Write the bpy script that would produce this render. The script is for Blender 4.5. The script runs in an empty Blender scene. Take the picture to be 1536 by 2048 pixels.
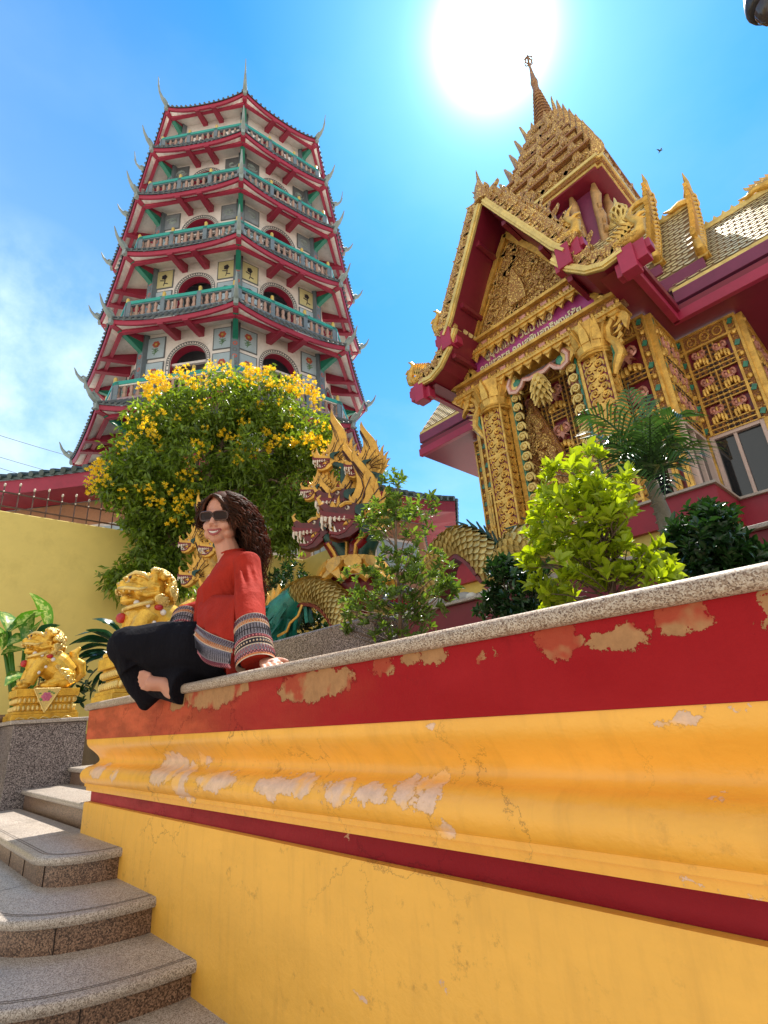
import bpy, bmesh, math, random
from math import sin, cos, pi, radians, sqrt, atan2
from mathutils import Vector, Matrix, noise
S = bpy.context.scene
V = Vector
# ------------------------------------------------------------------ camera
CAMP = V((0, 0, 1.25)); FPX = 1053.0
_up = V((-203, -2750, FPX)).normalized()
_w = V((-1058, 482, FPX)); _w = (_w - _up * _w.dot(_up)).normalized()
_ax = -_w; _ay = _up.cross(_ax)
def _tw(v): return V((_ax.dot(v), _ay.dot(v), _up.dot(v)))
def ray(px, py): return _tw(V((px - 768, py - 1024, FPX))).normalized()
cam = bpy.data.cameras.new('camera'); camo = bpy.data.objects.new('camera', cam)
S.collection.objects.link(camo)
_r, _u, _b = _tw(V((1, 0, 0))), _tw(V((0, -1, 0))), _tw(V((0, 0, -1)))
camo.matrix_world = Matrix(((_r.x, _u.x, _b.x, CAMP.x), (_r.y, _u.y, _b.y, CAMP.y), (_r.z, _u.z, _b.z, CAMP.z), (0, 0, 0, 1)))
cam.sensor_fit = 'VERTICAL'; cam.sensor_height = 36; cam.lens = FPX / 2048 * 36
cam.clip_start = 0.05; cam.clip_end = 3000
S.camera = camo
# ------------------------------------------------------------------ world and sun
SUN = ray(985, 75)
S.view_settings.view_transform = 'Standard'; S.view_settings.look = 'None'
S.view_settings.exposure = 0.85; S.view_settings.gamma = 1
W = bpy.data.worlds.new('World'); S.world = W; W.use_nodes = True
wt = W.node_tree; wt.nodes.clear()
def wn(t, **k):
    n = wt.nodes.new(t)
    for a, b in k.items(): setattr(n, a, b)
    return n
def wl(a, b): wt.links.new(a, b)
def wmath(op, a, b=None, c=None, clamp=False):
    n = wn('ShaderNodeMath', operation=op); n.use_clamp = clamp
    for i, x in enumerate((a, b, c)):
        if x is None: continue
        if isinstance(x, (int, float)): n.inputs[i].default_value = x
        else: wl(x, n.inputs[i])
    return n.outputs[0]
def wmix(f, a, b, bt='MIX'):
    n = wn('ShaderNodeMix', data_type='RGBA', blend_type=bt)
    for i, x in ((0, f), (6, a), (7, b)):
        if isinstance(x, (int, float)): n.inputs[i].default_value = x
        elif isinstance(x, tuple): n.inputs[i].default_value = (*x, 1)
        else: wl(x, n.inputs[i])
    return n.outputs[2]
sky = wn('ShaderNodeTexSky', sky_type='NISHITA'); sky.sun_disc = False
sky.sun_elevation = math.asin(SUN.z); sky.sun_rotation = atan2(SUN.x, SUN.y)
sky.air_density = 1.0; sky.dust_density = 0.35; sky.ozone_density = 3.0
geo = wn('ShaderNodeTexCoord')
sep = wn('ShaderNodeSeparateXYZ'); wl(geo.outputs['Generated'], sep.inputs[0])
dt = wn('ShaderNodeVectorMath', operation='DOT_PRODUCT'); wl(geo.outputs['Generated'], dt.inputs[0]); dt.inputs[1].default_value = SUN
cs = wmath('MAXIMUM', dt.outputs['Value'], 0.0)
hsv = wn('ShaderNodeHueSaturation'); hsv.inputs['Saturation'].default_value = 1.4; hsv.inputs['Hue'].default_value = 0.485
wl(sky.outputs[0], hsv.inputs['Color'])
# thin cloud: soft streaks, thicker near the horizon
mp = wn('ShaderNodeMapping'); mp.inputs['Scale'].default_value = (1.2, 1.2, 2.4); wl(geo.outputs['Generated'], mp.inputs[0])
nz = wn('ShaderNodeTexNoise'); nz.inputs['Scale'].default_value = 1.7; nz.inputs['Detail'].default_value = 7; nz.inputs['Roughness'].default_value = .55
wl(mp.outputs[0], nz.inputs['Vector'])
cl = wmath('MULTIPLY', wmath('SUBTRACT', nz.outputs[0], 0.46), 3.2, clamp=True)
el = sep.outputs[2]
lowf = wmath('SUBTRACT', 1.0, wmath('MULTIPLY', el, 1.25), clamp=True)          # 1 at the horizon, 0 high up
lowf = wmath('POWER', lowf, 1.6)
clm = wmath('MULTIPLY', cl, wmath('ADD', wmath('MULTIPLY', lowf, .7), .10), clamp=True)
hz = wmath('ADD', clm, wmath('MULTIPLY', lowf, .62), clamp=True)
SKYS = 0.125
blue = wmix(1.0, hsv.outputs[0], (0.42, 0.92, 1.12), 'MULTIPLY')
# one soft cloud bank low on the left
cd_ = wn('ShaderNodeVectorMath', operation='DOT_PRODUCT'); wl(geo.outputs['Generated'], cd_.inputs[0]); cd_.inputs[1].default_value = ray(10, 745)
cb = wmath('MULTIPLY', wmath('SUBTRACT', cd_.outputs['Value'], 0.972), 38.0, clamp=True)
nz2 = wn('ShaderNodeTexNoise'); nz2.inputs['Scale'].default_value = 6.5; nz2.inputs['Detail'].default_value = 8; nz2.inputs['Roughness'].default_value = .6; wl(geo.outputs['Generated'], nz2.inputs['Vector'])
cb = wmath('MULTIPLY', cb, wmath('MULTIPLY', wmath('SUBTRACT', nz2.outputs[0], 0.38), 4.0, clamp=True))
lh_ = wn('ShaderNodeVectorMath', operation='DOT_PRODUCT'); wl(geo.outputs['Generated'], lh_.inputs[0]); lh_.inputs[1].default_value = ray(-300, 620)
lh = wmath('MULTIPLY', wmath('SUBTRACT', lh_.outputs['Value'], 0.80), 1.9, clamp=True)          # milkier air towards the left
hz = wmath('ADD', wmath('ADD', hz, wmath('MULTIPLY', cb, .5)), wmath('MULTIPLY', lh, .62), clamp=True)
col = wmix(hz, blue, (4.5, 5.7, 6.3))
# warm white lobe added to the unseen sky behind the camera as fill
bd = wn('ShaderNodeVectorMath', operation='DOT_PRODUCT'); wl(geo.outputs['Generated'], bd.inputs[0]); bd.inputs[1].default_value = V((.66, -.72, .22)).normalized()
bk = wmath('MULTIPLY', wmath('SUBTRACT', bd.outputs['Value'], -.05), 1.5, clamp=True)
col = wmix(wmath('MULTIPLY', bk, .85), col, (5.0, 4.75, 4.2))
# aureole round the sun (the disc itself is the lamp)
a1 = wmath('MULTIPLY', wmath('POWER', cs, 60.0), .35)
a2 = wmath('MULTIPLY', wmath('POWER', cs, 560.0), 22.0)
aur = wmath('ADD', a1, a2)
ac = wn('ShaderNodeVectorMath', operation='SCALE'); ac.inputs[0].default_value = (0.80, 1.0, 0.95); wl(aur, ac.inputs['Scale'])
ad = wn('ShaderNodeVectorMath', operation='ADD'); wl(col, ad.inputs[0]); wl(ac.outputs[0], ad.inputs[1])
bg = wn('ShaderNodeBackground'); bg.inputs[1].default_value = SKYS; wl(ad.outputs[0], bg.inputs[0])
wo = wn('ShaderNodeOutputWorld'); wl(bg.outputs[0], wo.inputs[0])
sl = bpy.data.lights.new('sun', 'SUN'); sl.energy = 5.0; sl.angle = radians(.53); sl.color = (1, .94, .84)
slo = bpy.data.objects.new('sun', sl); S.collection.objects.link(slo)
slo.rotation_euler = SUN.to_track_quat('Z', 'Y').to_euler(); slo.location = (0, 0, 40)
S.render.film_transparent = False
S.cycles.max_bounces = 6; S.cycles.diffuse_bounces = 4; S.cycles.transparent_max_bounces = 8
# placing helpers: a photo point on a known plane of the place
def aty(px, py, y): d = ray(px, py); return CAMP + d * (y / d.y)
def atx(px, py, x): d = ray(px, py); return CAMP + d * (x / d.x)
def atz(px, py, z): d = ray(px, py); return CAMP + d * ((z - CAMP.z) / d.z)
rnd = random.Random(7)
def U(a, b): return rnd.uniform(a, b)
# ------------------------------------------------------------------ mesh helpers
class MB:
    def __init__(s): s.v = []; s.f = []; s.m = []; s.X = None; s.mi = 0
    def pt(s, p):
        p = V(p)
        if s.X is not None: p = s.X @ p
        s.v.append((p.x, p.y, p.z)); return len(s.v) - 1
    def fc(s, ix): s.f.append(tuple(ix)); s.m.append(s.mi)
    def poly(s, pts): s.fc([s.pt(p) for p in pts])
    def grid(s, rows, cu=False, cv=False):
        idx = [[s.pt(p) for p in r] for r in rows]
        n, m = len(rows), len(rows[0])
        for i in range(n if cu else n - 1):
            for j in range(m if cv else m - 1):
                a, b = (i + 1) % n, (j + 1) % m
                s.fc((idx[i][j], idx[i][b], idx[a][b], idx[a][j]))
        return idx
    def box(s, c, d, rz=0.0, M=None):
        hx, hy, hz = d[0] / 2, d[1] / 2, d[2] / 2
        R = M if M is not None else Matrix.Rotation(rz, 3, 'Z')
        c = V(c); ix = []
        for x, y, z in ((-1, -1, -1), (1, -1, -1), (1, 1, -1), (-1, 1, -1), (-1, -1, 1), (1, -1, 1), (1, 1, 1), (-1, 1, 1)):
            ix.append(s.pt(c + R @ V((x * hx, y * hy, z * hz))))
        for q in ((0, 3, 2, 1), (4, 5, 6, 7), (0, 1, 5, 4), (1, 2, 6, 5), (2, 3, 7, 6), (3, 0, 4, 7)): s.fc([ix[k] for k in q])
    def beam(s, a, b, w, h, up=(0, 0, 1)):
        a, b = V(a), V(b); d = b - a; L = d.length; d.normalize()
        sd = d.cross(V(up)).normalized(); u = sd.cross(d)
        M = Matrix((d, sd, u)).transposed()
        s.box((a + b) / 2, (L, w, h), M=M)
    def tube(s, pts, r, n=8, cap=True, flat=1.0, up=None):
        pts = [V(p) for p in pts]; k = len(pts)
        if not hasattr(r, '__len__'): r = [r] * k
        t = []
        for i in range(k):
            d = pts[min(i + 1, k - 1)] - pts[max(i - 1, 0)]
            t.append(d.normalized() if d.length > 1e-9 else V((0, 0, 1)))
        a = V(up) if up is not None else (V((0, 0, 1)) if abs(t[0].z) < .9 else V((1, 0, 0)))
        rows = []
        for i in range(k):
            sd = t[i].cross(a)
            if sd.length < 1e-6: sd = t[i].orthogonal()
            sd.normalize(); u = sd.cross(t[i]); a = u
            rows.append([pts[i] + (sd * cos(2 * pi * j / n) + u * (sin(2 * pi * j / n) * flat)) * r[i] for j in range(n)])
        ix = s.grid(rows, cv=True)
        if cap: s.fc(ix[0][::-1]); s.fc(ix[-1])
    def lathe(s, prof, c=(0, 0, 0), n=16, sx=1, sy=1):
        c = V(c)
        rows = [[c + V((r * cos(2 * pi * j / n) * sx, r * sin(2 * pi * j / n) * sy, z)) for j in range(n)] for r, z in prof]
        ix = s.grid(rows, cv=True)
        s.fc(ix[0][::-1]); s.fc(ix[-1])
    def ell(s, c, r, n=10, m=7, M=None):
        c = V(c); R = M if M is not None else Matrix.Identity(3)
        if not hasattr(r, '__len__'): r = (r, r, r)
        rows = []
        for i in range(1, m):
            ph = pi * i / m - pi / 2
            rows.append([c + R @ V((r[0] * cos(ph) * cos(2 * pi * j / n), r[1] * cos(ph) * sin(2 * pi * j / n), r[2] * sin(ph))) for j in range(n)])
        ix = s.grid(rows, cv=True)
        b = s.pt(c + R @ V((0, 0, -r[2]))); t = s.pt(c + R @ V((0, 0, r[2])))
        for j in range(n):
            s.fc((b, ix[0][(j + 1) % n], ix[0][j])); s.fc((t, ix[-1][j], ix[-1][(j + 1) % n]))
    def prism(s, out, t, o=(0, 0, 0), u=(1, 0, 0), w=(0, 0, 1), bev=0.0):
        # closed outline (2-D, along u and w), given thickness t about its plane; bev pulls the two faces in
        o, u, w = V(o), V(u), V(w); n = u.cross(w).normalized()
        k = len(out)
        cx = sum(p[0] for p in out) / k; cy = sum(p[1] for p in out) / k
        def P(p, h, f=1.0): return o + u * (cx + (p[0] - cx) * f) + w * (cy + (p[1] - cy) * f) + n * h
        if bev:
            ra = [[P(p, -t / 2, 1 - bev) for p in out], [P(p, -t / 4) for p in out], [P(p, t / 4) for p in out], [P(p, t / 2, 1 - bev) for p in out]]
        else:
            ra = [[P(p, -t / 2) for p in out], [P(p, t / 2) for p in out]]
        ix = s.grid(ra, cv=True)
        s.fc(ix[0]); s.fc(ix[-1][::-1])
    def obj(s, name, mats, parent=None, smooth=False, ang=None, loc=None, rec=True):
        me = bpy.data.meshes.new(name)
        me.from_pydata(s.v, [], s.f)
        if not isinstance(mats, (list, tuple)): mats = [mats]
        for m in mats: me.materials.append(m)
        if len(mats) > 1: me.polygons.foreach_set('material_index', s.m)
        if rec and len(s.f) < 150000:
            b = bmesh.new(); b.from_mesh(me); bmesh.ops.recalc_face_normals(b, faces=b.faces); b.to_mesh(me); b.free()
        if smooth or ang:
            me.polygons.foreach_set('use_smooth', [True] * len(me.polygons))
            if ang: me.set_sharp_from_angle(angle=radians(ang))
        me.update()
        return link(name, me, parent)
def link(name, data, parent=None):
    o = bpy.data.objects.new(name, data); S.collection.objects.link(o)
    if parent is not None: o.parent = parent
    return o
def tag(o, label=None, cat=None, group=None, kind=None):
    if label: o['label'] = label
    if cat: o['category'] = cat
    if group: o['group'] = group
    if kind: o['kind'] = kind
    return o
def thing(name, label, cat, group=None):
    # parts are written in world coordinates, so the Empty stays at the origin of the place
    return tag(link(name, None), label, cat, group)
def bevel(o, w, seg=2, ang=30):
    m = o.modifiers.new('bevel', 'BEVEL'); m.width = w; m.segments = seg; m.limit_method = 'ANGLE'; m.angle_limit = radians(ang); return o
def clay(o, vox, sm=6, fac=.5):
    # melts the overlapping volumes of one part into one continuous skin
    m = o.modifiers.new('melt', 'REMESH'); m.mode = 'VOXEL'; m.voxel_size = vox; m.use_smooth_shade = True
    if sm:
        k = o.modifiers.new('soften', 'SMOOTH'); k.factor = fac; k.iterations = sm
    return o
def lerp(a, b, t): return a + (b - a) * t
def flame(h, w, bend=.25, n=7):
    # outline of a flame leaf: swollen base, S-curved tip
    L, R = [], []
    for i in range(n):
        t = i / n
        c = bend * w * sin(t * pi * 1.5) * 1.4
        ww = w / 2 * (1 - t) ** .8 * (1 + .35 * sin(t * pi))
        L.append((c - ww, h * t)); R.append((c + ww, h * t))
    return R + [(bend * w * sin(1.5 * pi) * 1.4, h)] + L[::-1]
def spiral(mb, c, r, u, w, n, turns=1.4, th=.02, dirn=1, tail=0.0, k=12, sides=5):
    c, u, w, n = V(c), V(u), V(w), V(n); pts = []; rr = []
    if tail:
        pts.append(c + u * (r * dirn) - w * tail); rr.append(th * .5)
    for i in range(k + 1):
        t = i / k; a = turns * 2 * pi * t; q = r * (1 - .8 * t)
        pts.append(c + u * (q * cos(a) * dirn) + w * (q * sin(a)) + n * (.6 * th * t)); rr.append(th * (1 - .3 * t))
    mb.tube(pts, rr, sides, up=n)
# ------------------------------------------------------------------ materials
MATS = {}
class NT:
    def __init__(s, name):
        s.m = bpy.data.materials.new(name); s.m.use_nodes = True; s.t = s.m.node_tree
        s.b = s.t.nodes['Principled BSDF']; s.o = s.t.nodes['Material Output']
    def n(s, t, **k):
        x = s.t.nodes.new(t)
        for a, b in k.items(): setattr(x, a, b)
        return x
    def l(s, a, b): s.t.links.new(a, b)
    def put(s, sock, x):
        if isinstance(x, (int, float)): sock.default_value = x
        elif isinstance(x, tuple): sock.default_value = (*x, 1) if len(x) == 3 and sock.type == 'RGBA' else x
        else: s.l(x, sock)
    def math(s, op, a, b=None, clamp=False):
        x = s.n('ShaderNodeMath', operation=op); x.use_clamp = clamp
        s.put(x.inputs[0], a)
        if b is not None: s.put(x.inputs[1], b)
        return x.outputs[0]
    def mix(s, f, a, b, bt='MIX'):
        x = s.n('ShaderNodeMix', data_type='RGBA', blend_type=bt)
        s.put(x.inputs[0], f); s.put(x.inputs[6], a); s.put(x.inputs[7], b); return x.outputs[2]
    def co(s, scale=(1, 1, 1), rot=(0, 0, 0), loc=(0, 0, 0)):
        c = s.n('ShaderNodeTexCoord'); m = s.n('ShaderNodeMapping')
        m.inputs['Scale'].default_value = scale; m.inputs['Rotation'].default_value = rot; m.inputs['Location'].default_value = loc
        s.l(c.outputs['Object'], m.inputs[0]); return m.outputs[0]
    def noise(s, scale, detail=4, rough=.55, vec=None, dist=0.0):
        x = s.n('ShaderNodeTexNoise'); x.inputs['Scale'].default_value = scale; x.inputs['Detail'].default_value = detail
        x.inputs['Roughness'].default_value = rough; x.inputs['Distortion'].default_value = dist
        s.l(vec if vec is not None else s.co(), x.inputs['Vector']); return x.outputs[0]
    def voro(s, scale, vec=None, feature='F1', out='Distance', rand=1.0):
        x = s.n('ShaderNodeTexVoronoi', feature=feature); x.inputs['Scale'].default_value = scale; x.inputs['Randomness'].default_value = rand
        s.l(vec if vec is not None else s.co(), x.inputs['Vector']); return x.outputs[out]
    def ramp(s, f, stops):
        x = s.n('ShaderNodeValToRGB'); e = x.color_ramp.elements
        while len(e) < len(stops): e.new(.5)
        for i, (p, c) in enumerate(stops): e[i].position = p; e[i].color = (*c, 1) if len(c) == 3 else c
        s.l(f, x.inputs[0]); return x.outputs[0]
    def rng(s, f, a, b, c=0.0, d=1.0):
        x = s.n('ShaderNodeMapRange'); s.put(x.inputs[0], f)
        for i, q in enumerate((a, b, c, d)): x.inputs[i + 1].default_value = q
        return x.outputs[0]
    def bump(s, h, strength=.3, dist=.02):
        x = s.n('ShaderNodeBump'); x.inputs['Strength'].default_value = strength; x.inputs['Distance'].default_value = dist
        s.l(h, x.inputs['Height']); s.l(x.outputs[0], s.b.inputs['Normal'])
    def fin(s, col, rough=.6, metal=0.0, spec=None):
        s.put(s.b.inputs['Base Color'], col); s.put(s.b.inputs['Roughness'], rough); s.put(s.b.inputs['Metallic'], metal)
        if spec is not None: s.b.inputs['Specular IOR Level'].default_value = spec
        return s.m
def mottled(name, c, var=.12, scale=3.0, rough=.6, metal=0.0, bump=.1, grime=None, bdist=.01):
    if name in MATS: return MATS[name]
    q = NT(name); a = q.noise(scale, 6, .6); b = q.noise(scale * 9, 3)
    f = q.math('ADD', q.math('MULTIPLY', a, .7), q.math('MULTIPLY', b, .3))
    lo = tuple(max(0, x * (1 - 2 * var)) for x in c); hi = tuple(min(1, x * (1 + 2 * var)) for x in c)
    col = q.ramp(f, [(.3, lo), (.7, hi)])
    if grime:
        g = q.math('MULTIPLY', q.rng(q.noise(scale * 1.7, 8, .7), .52, .72), .55)
        col = q.mix(g, col, grime)
    if bump: q.bump(b, bump, bdist)
    MATS[name] = q.fin(col, rough, metal); return MATS[name]
def leafmat(name, c, var=.35, trans=.35, rough=.35, scale=6.0, glow=(1.25, 1.2, .5)):
    if name in MATS: return MATS[name]
    q = NT(name)
    oi = q.n('ShaderNodeNewGeometry').outputs['Random Per Island']
    f = q.math('ADD', q.math('MULTIPLY', oi, .6), q.math('MULTIPLY', q.noise(scale, 3), .4))
    lo = tuple(x * (1 - var) for x in c); hi = tuple(min(1, x * (1 + var)) for x in c)
    col = q.ramp(f, [(.15, lo), (.5, c), (.85, hi)])
    q.fin(col, rough)
    tr = q.n('ShaderNodeBsdfTranslucent'); tc = q.mix(1.0, col, tuple(glow), 'MULTIPLY'); q.l(tc, tr.inputs[0])
    mx = q.n('ShaderNodeMixShader'); mx.inputs[0].default_value = trans
    q.l(q.b.outputs[0], mx.inputs[1]); q.l(tr.outputs[0], mx.inputs[2]); q.l(mx.outputs[0], q.o.inputs[0])
    MATS[name] = q.m; return q.m
def granite(name, c1, c2, c3, scale=70, rough=.3):
    q = NT(name); v = q.co()
    a = q.voro(scale, v, out='Color'); sp = q.n('ShaderNodeSeparateColor'); q.l(a, sp.inputs[0])
    b = q.noise(scale * .5, 4, .65, v)
    f = q.math('ADD', q.math('MULTIPLY', sp.outputs[0], .6), q.math('MULTIPLY', b, .4))
    col = q.ramp(f, [(.22, c1), (.45, c2), (.72, c3)])
    big = q.noise(2.2, 5, .6, v)
    col = q.mix(q.rng(big, .4, .75, 0, .4), col, tuple(x * .5 for x in c2)); col = q.mix(q.rng(q.noise(7, 7, .75, v), .55, .75, 0, .5), col, tuple(x * .4 for x in c2))
    MATS[name] = q.fin(col, q.rng(b, .3, .7, rough * .7, rough * 1.5)); return MATS[name]
def goldmat(name, c=(.62, .37, .09), dark=(.16, .045, .02), scale=16, metal=.45, bump=.8, bdist=.03, rough=.38, cut=(.12, .42)):
    # carved and gilded: raised parts gold, pits dark red with crevice shade painted in
    q = NT(name); v = q.co()
    dis = q.n('ShaderNodeTexNoise'); dis.inputs['Scale'].default_value = scale * .45; dis.inputs['Detail'].default_value = 2; q.l(v, dis.inputs['Vector'])
    vm = q.n('ShaderNodeVectorMath', operation='MULTIPLY_ADD'); q.l(dis.outputs['Color'], vm.inputs[0]); vm.inputs[1].default_value = (3.0 / scale,) * 3; q.l(v, vm.inputs[2])
    d = q.voro(scale, vm.outputs[0], 'DISTANCE_TO_EDGE')
    h = q.rng(d, cut[0] * .3, cut[1])
    fine = q.noise(scale * 5, 3, .6, v)
    var = q.noise(1.3, 5, .6, v)
    g = q.mix(q.rng(var, .35, .7), tuple(x * .72 for x in c), tuple(min(1, x * 1.2) for x in c))
    g = q.mix(q.rng(fine, .5, .75, 0, .4), g, tuple(x * .55 for x in c))
    col = q.mix(h, dark, g)
    q.bump(q.math('ADD', h, q.math('MULTIPLY', fine, .25)), bump, bdist)
    MATS[name] = q.fin(col, rough, q.math('MULTIPLY', h, metal)); return MATS[name]
# ------------------------------------------------------------------ ground, terrace wall, stairs
def groundmat():
    q = NT('paving'); v = q.co()
    br = q.n('ShaderNodeTexBrick'); br.inputs['Scale'].default_value = 1.0
    br.inputs['Mortar Size'].default_value = .008; br.inputs['Brick Width'].default_value = .6; br.inputs['Row Height'].default_value = .6; br.offset = 0
    br.inputs['Color1'].default_value = (.50, .45, .37, 1); br.inputs['Color2'].default_value = (.46, .41, .33, 1); br.inputs['Mortar'].default_value = (.2, .18, .15, 1)
    q.l(v, br.inputs['Vector'])
    col = q.mix(q.rng(q.noise(.7, 6, .6, v), .4, .7, 0, .5), br.outputs[0], (.34, .3, .25))
    return q.fin(col, .55)
gm = MB(); gm.poly([(-1500, -1500, 0), (1500, -1500, 0), (1500, 1500, 0), (-1500, 1500, 0)])
tag(gm.obj('ground', groundmat()), kind='structure')
tm = MB()
tm.prism([(-13, 2.0), (-3.75, 2.0), (-3.75, 1.2), (9, 1.2), (9, 9.4), (-13, 9.4)], 1.25, (0, 0, .645), (1, 0, 0), (0, 1, 0))
tag(tm.obj('terrace_ground', mottled('soil', (.16, .11, .07), .2, 2.5, .9)), kind='structure')

DW = 1.0
def rect_patch(x0, y0, x1, y1):
    a, b = aty(x0, y0, DW - .02), aty(x1, y1, DW - .02)
    return ((a.x + b.x) / 2, (a.z + b.z) / 2, max(.004, abs(a.x - b.x) / 2), max(.004, abs(a.z - b.z) / 2))
def paintmat(name, base, under, patches, fade=None, dirt=(.3, .16, .04), wear=.5, rough=.5, spec=.5):
    q = NT(name); v = q.co()
    wz = q.n('ShaderNodeTexNoise'); wz.inputs['Scale'].default_value = 15; wz.inputs['Detail'].default_value = 9; wz.inputs['Roughness'].default_value = .7; q.l(v, wz.inputs['Vector'])
    wa = q.n('ShaderNodeVectorMath', operation='MULTIPLY_ADD'); q.l(wz.outputs['Color'], wa.inputs[0]); wa.inputs[1].default_value = (.20, .0, .11); wa.inputs[2].default_value = (-.10, 0, -.055)
    wv = q.n('ShaderNodeVectorMath', operation='ADD'); q.l(wa.outputs[0], wv.inputs[0]); q.l(v, wv.inputs[1])
    acc = None
    for cx, cz, hx, hz in patches:
        sb = q.n('ShaderNodeVectorMath', operation='SUBTRACT'); q.l(wv.outputs[0], sb.inputs[0]); sb.inputs[1].default_value = (cx, 0, cz)
        ml = q.n('ShaderNodeVectorMath', operation='MULTIPLY'); q.l(sb.outputs[0], ml.inputs[0]); ml.inputs[1].default_value = (1 / hx, 0, 1 / hz)
        ln = q.n('ShaderNodeVectorMath', operation='LENGTH'); q.l(ml.outputs[0], ln.inputs[0])
        acc = ln.outputs['Value'] if acc is None else q.math('MINIMUM', acc, ln.outputs['Value'])
    sc = q.noise(46, 5, .7, v)
    spk = q.rng(sc, .71, .73)                                   # scattered chips
    big = q.noise(1.6, 6, .65, q.co((.8, 1, 2.2)))
    strk = q.noise(9, 5, .6, q.co((2.6, 1, .35)))               # runs down the face
    col = q.mix(q.rng(big, .35, .7, 0, .8), base, tuple(min(1, x * 1.25 + .012) for x in base))
    col = q.mix(q.math('MULTIPLY', q.rng(strk, .5, .75), .20 * wear), col, dirt)
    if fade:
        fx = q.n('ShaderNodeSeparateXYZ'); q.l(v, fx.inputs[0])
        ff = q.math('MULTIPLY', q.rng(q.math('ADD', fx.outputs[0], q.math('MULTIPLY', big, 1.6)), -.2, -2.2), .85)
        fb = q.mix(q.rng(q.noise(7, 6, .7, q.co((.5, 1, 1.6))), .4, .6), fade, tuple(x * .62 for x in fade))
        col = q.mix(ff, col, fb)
    # hairline cracks and black spotting
    ck = q.voro(2.3, wv.outputs[0], 'DISTANCE_TO_EDGE')
    ckm = q.math('MULTIPLY', q.rng(ck, .005, .0), q.rng(q.noise(1.1, 2, .5, v), .50, .56))
    col = q.mix(q.math('MULTIPLY', ckm, .85), col, dirt)
    gr = q.math('MULTIPLY', q.rng(q.noise(14, 8, .75, v), .57, .72), q.rng(q.noise(1.9, 3, .5, q.co((1, 1, 2), loc=(3, 1, 7))), .47, .62))
    col = q.mix(q.math('MULTIPLY', gr, wear), col, dirt)
    if acc is not None:
        acc = q.math('ADD', acc, q.math('MULTIPLY', q.math('SUBTRACT', q.noise(70, 6, .75, v), .5), .55)); pm = q.rng(acc, 1.005, .99)
        uc = q.mix(q.rng(q.noise(24, 8, .75, v), .35, .65), under, tuple(x * .74 for x in under)); uc = q.mix(q.rng(q.noise(9, 3, .5, v), .52, .6, 0, .7), uc, tuple(min(1, x * 1.3) for x in base))
        ed = q.math('MULTIPLY', q.rng(acc, 1.10, 1.03), .55)
        col = q.mix(ed, col, tuple(x * .6 for x in base))
        col = q.mix(pm, col, uc)
        hgt = q.math('SUBTRACT', q.math('MULTIPLY', q.noise(60, 4, .6, v), .4), pm)
    else: hgt = q.math('MULTIPLY', q.noise(60, 4, .6, v), .4)
    hgt = q.math('ADD', hgt, q.math('MULTIPLY', q.noise(6, 5, .6, v), 1.6))
    q.bump(hgt, .6, .006)
    MATS[name] = q.fin(col, q.rng(big, .3, .7, rough * .85, rough * 1.2), 0, spec); return MATS[name]
redp = [rect_patch(*r) for r in ((372, 1372, 486, 1408), (342, 1396, 372, 1418), (470, 1366, 505, 1386), (562, 1350, 712, 1392), (748, 1318, 784, 1350), (800, 1306, 842, 1336),
        (838, 1296, 915, 1328), (946, 1312, 962, 1324), (984, 1300, 994, 1316), (1062, 1256, 1184, 1304), (1180, 1262, 1300, 1300), (1296, 1226, 1392, 1276), (1330, 1208, 1400, 1235), (1494, 1182, 1560, 1250))]
yelp = [rect_patch(*r) for r in ((185, 1528, 206, 1556), (226, 1536, 236, 1560), (300, 1505, 352, 1572), (352, 1530, 378, 1600), (372, 1506, 396, 1534), (392, 1545, 470, 1586), (366, 1585, 384, 1606), (520, 1556, 575, 1600),
        (560, 1548, 626, 1596), (644, 1558, 700, 1610), (712, 1565, 770, 1612), (786, 1560, 838, 1620), (832, 1545, 886, 1630), (866, 1640, 904, 1682), (862, 1440, 884, 1462), (1306, 1424, 1424, 1452), (1490, 1416, 1510, 1432), (1340, 1770, 1400, 1790), (1440, 1790, 1540, 1812), (1412, 1600, 1450, 1625))]
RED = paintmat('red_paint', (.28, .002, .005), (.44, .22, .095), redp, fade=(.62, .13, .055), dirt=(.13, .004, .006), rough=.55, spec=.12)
YEL = paintmat('yellow_paint', (.80, .385, .045), (.86, .56, .38), yelp, dirt=(.26, .12, .022), rough=.34, wear=.9)
YELB = paintmat('yellow_base_paint', (.78, .395, .05), (.82, .52, .36), [rect_patch(1090, 1640, 1108, 1668), rect_patch(700, 1990, 726, 2020), rect_patch(880, 1980, 890, 2000)], dirt=(.33, .15, .025), wear=1.0)
STR = paintmat('maroon_paint', (.22, .006, .012), (.62, .32, .2), [rect_patch(660, 1668, 672, 1676), rect_patch(980, 1832, 990, 1842)], dirt=(.12, .006, .01), wear=.4, fade=(.42, .05, .06), rough=.55, spec=.12)
TERR = granite('terrazzo_coping', (.10, .05, .03), (.34, .23, .15), (.56, .46, .36), 430, .5)
XE = -3.61
def sweep(prof, xr=3.2, yl=1.95):
    # profile (outwards, height) swept along the front and round the left end
    rows = []
    n = 40
    for i in range(n + 1):
        x = lerp(xr, XE, i / n)
        rows.append([((x if i < n else XE - o), DW - o, z) for o, z in prof])
    rows.append([(XE - o, yl, z) for o, z in prof])
    return rows
def wallpart(name, prof, mat, parent, smooth=True):
    m = MB(); m.grid(sweep(prof)); return m.obj(name, mat, parent, smooth=smooth, ang=32)
tw = thing('terrace_wall', 'long yellow and red moulded terrace wall with peeling paint and stone coping, where the woman sits', 'wall')
o = .027
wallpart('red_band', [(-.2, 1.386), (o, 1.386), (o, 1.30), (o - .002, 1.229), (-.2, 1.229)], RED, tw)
mp_ = [(-.2, 1.2285), (.022, 1.2285)]
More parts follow.
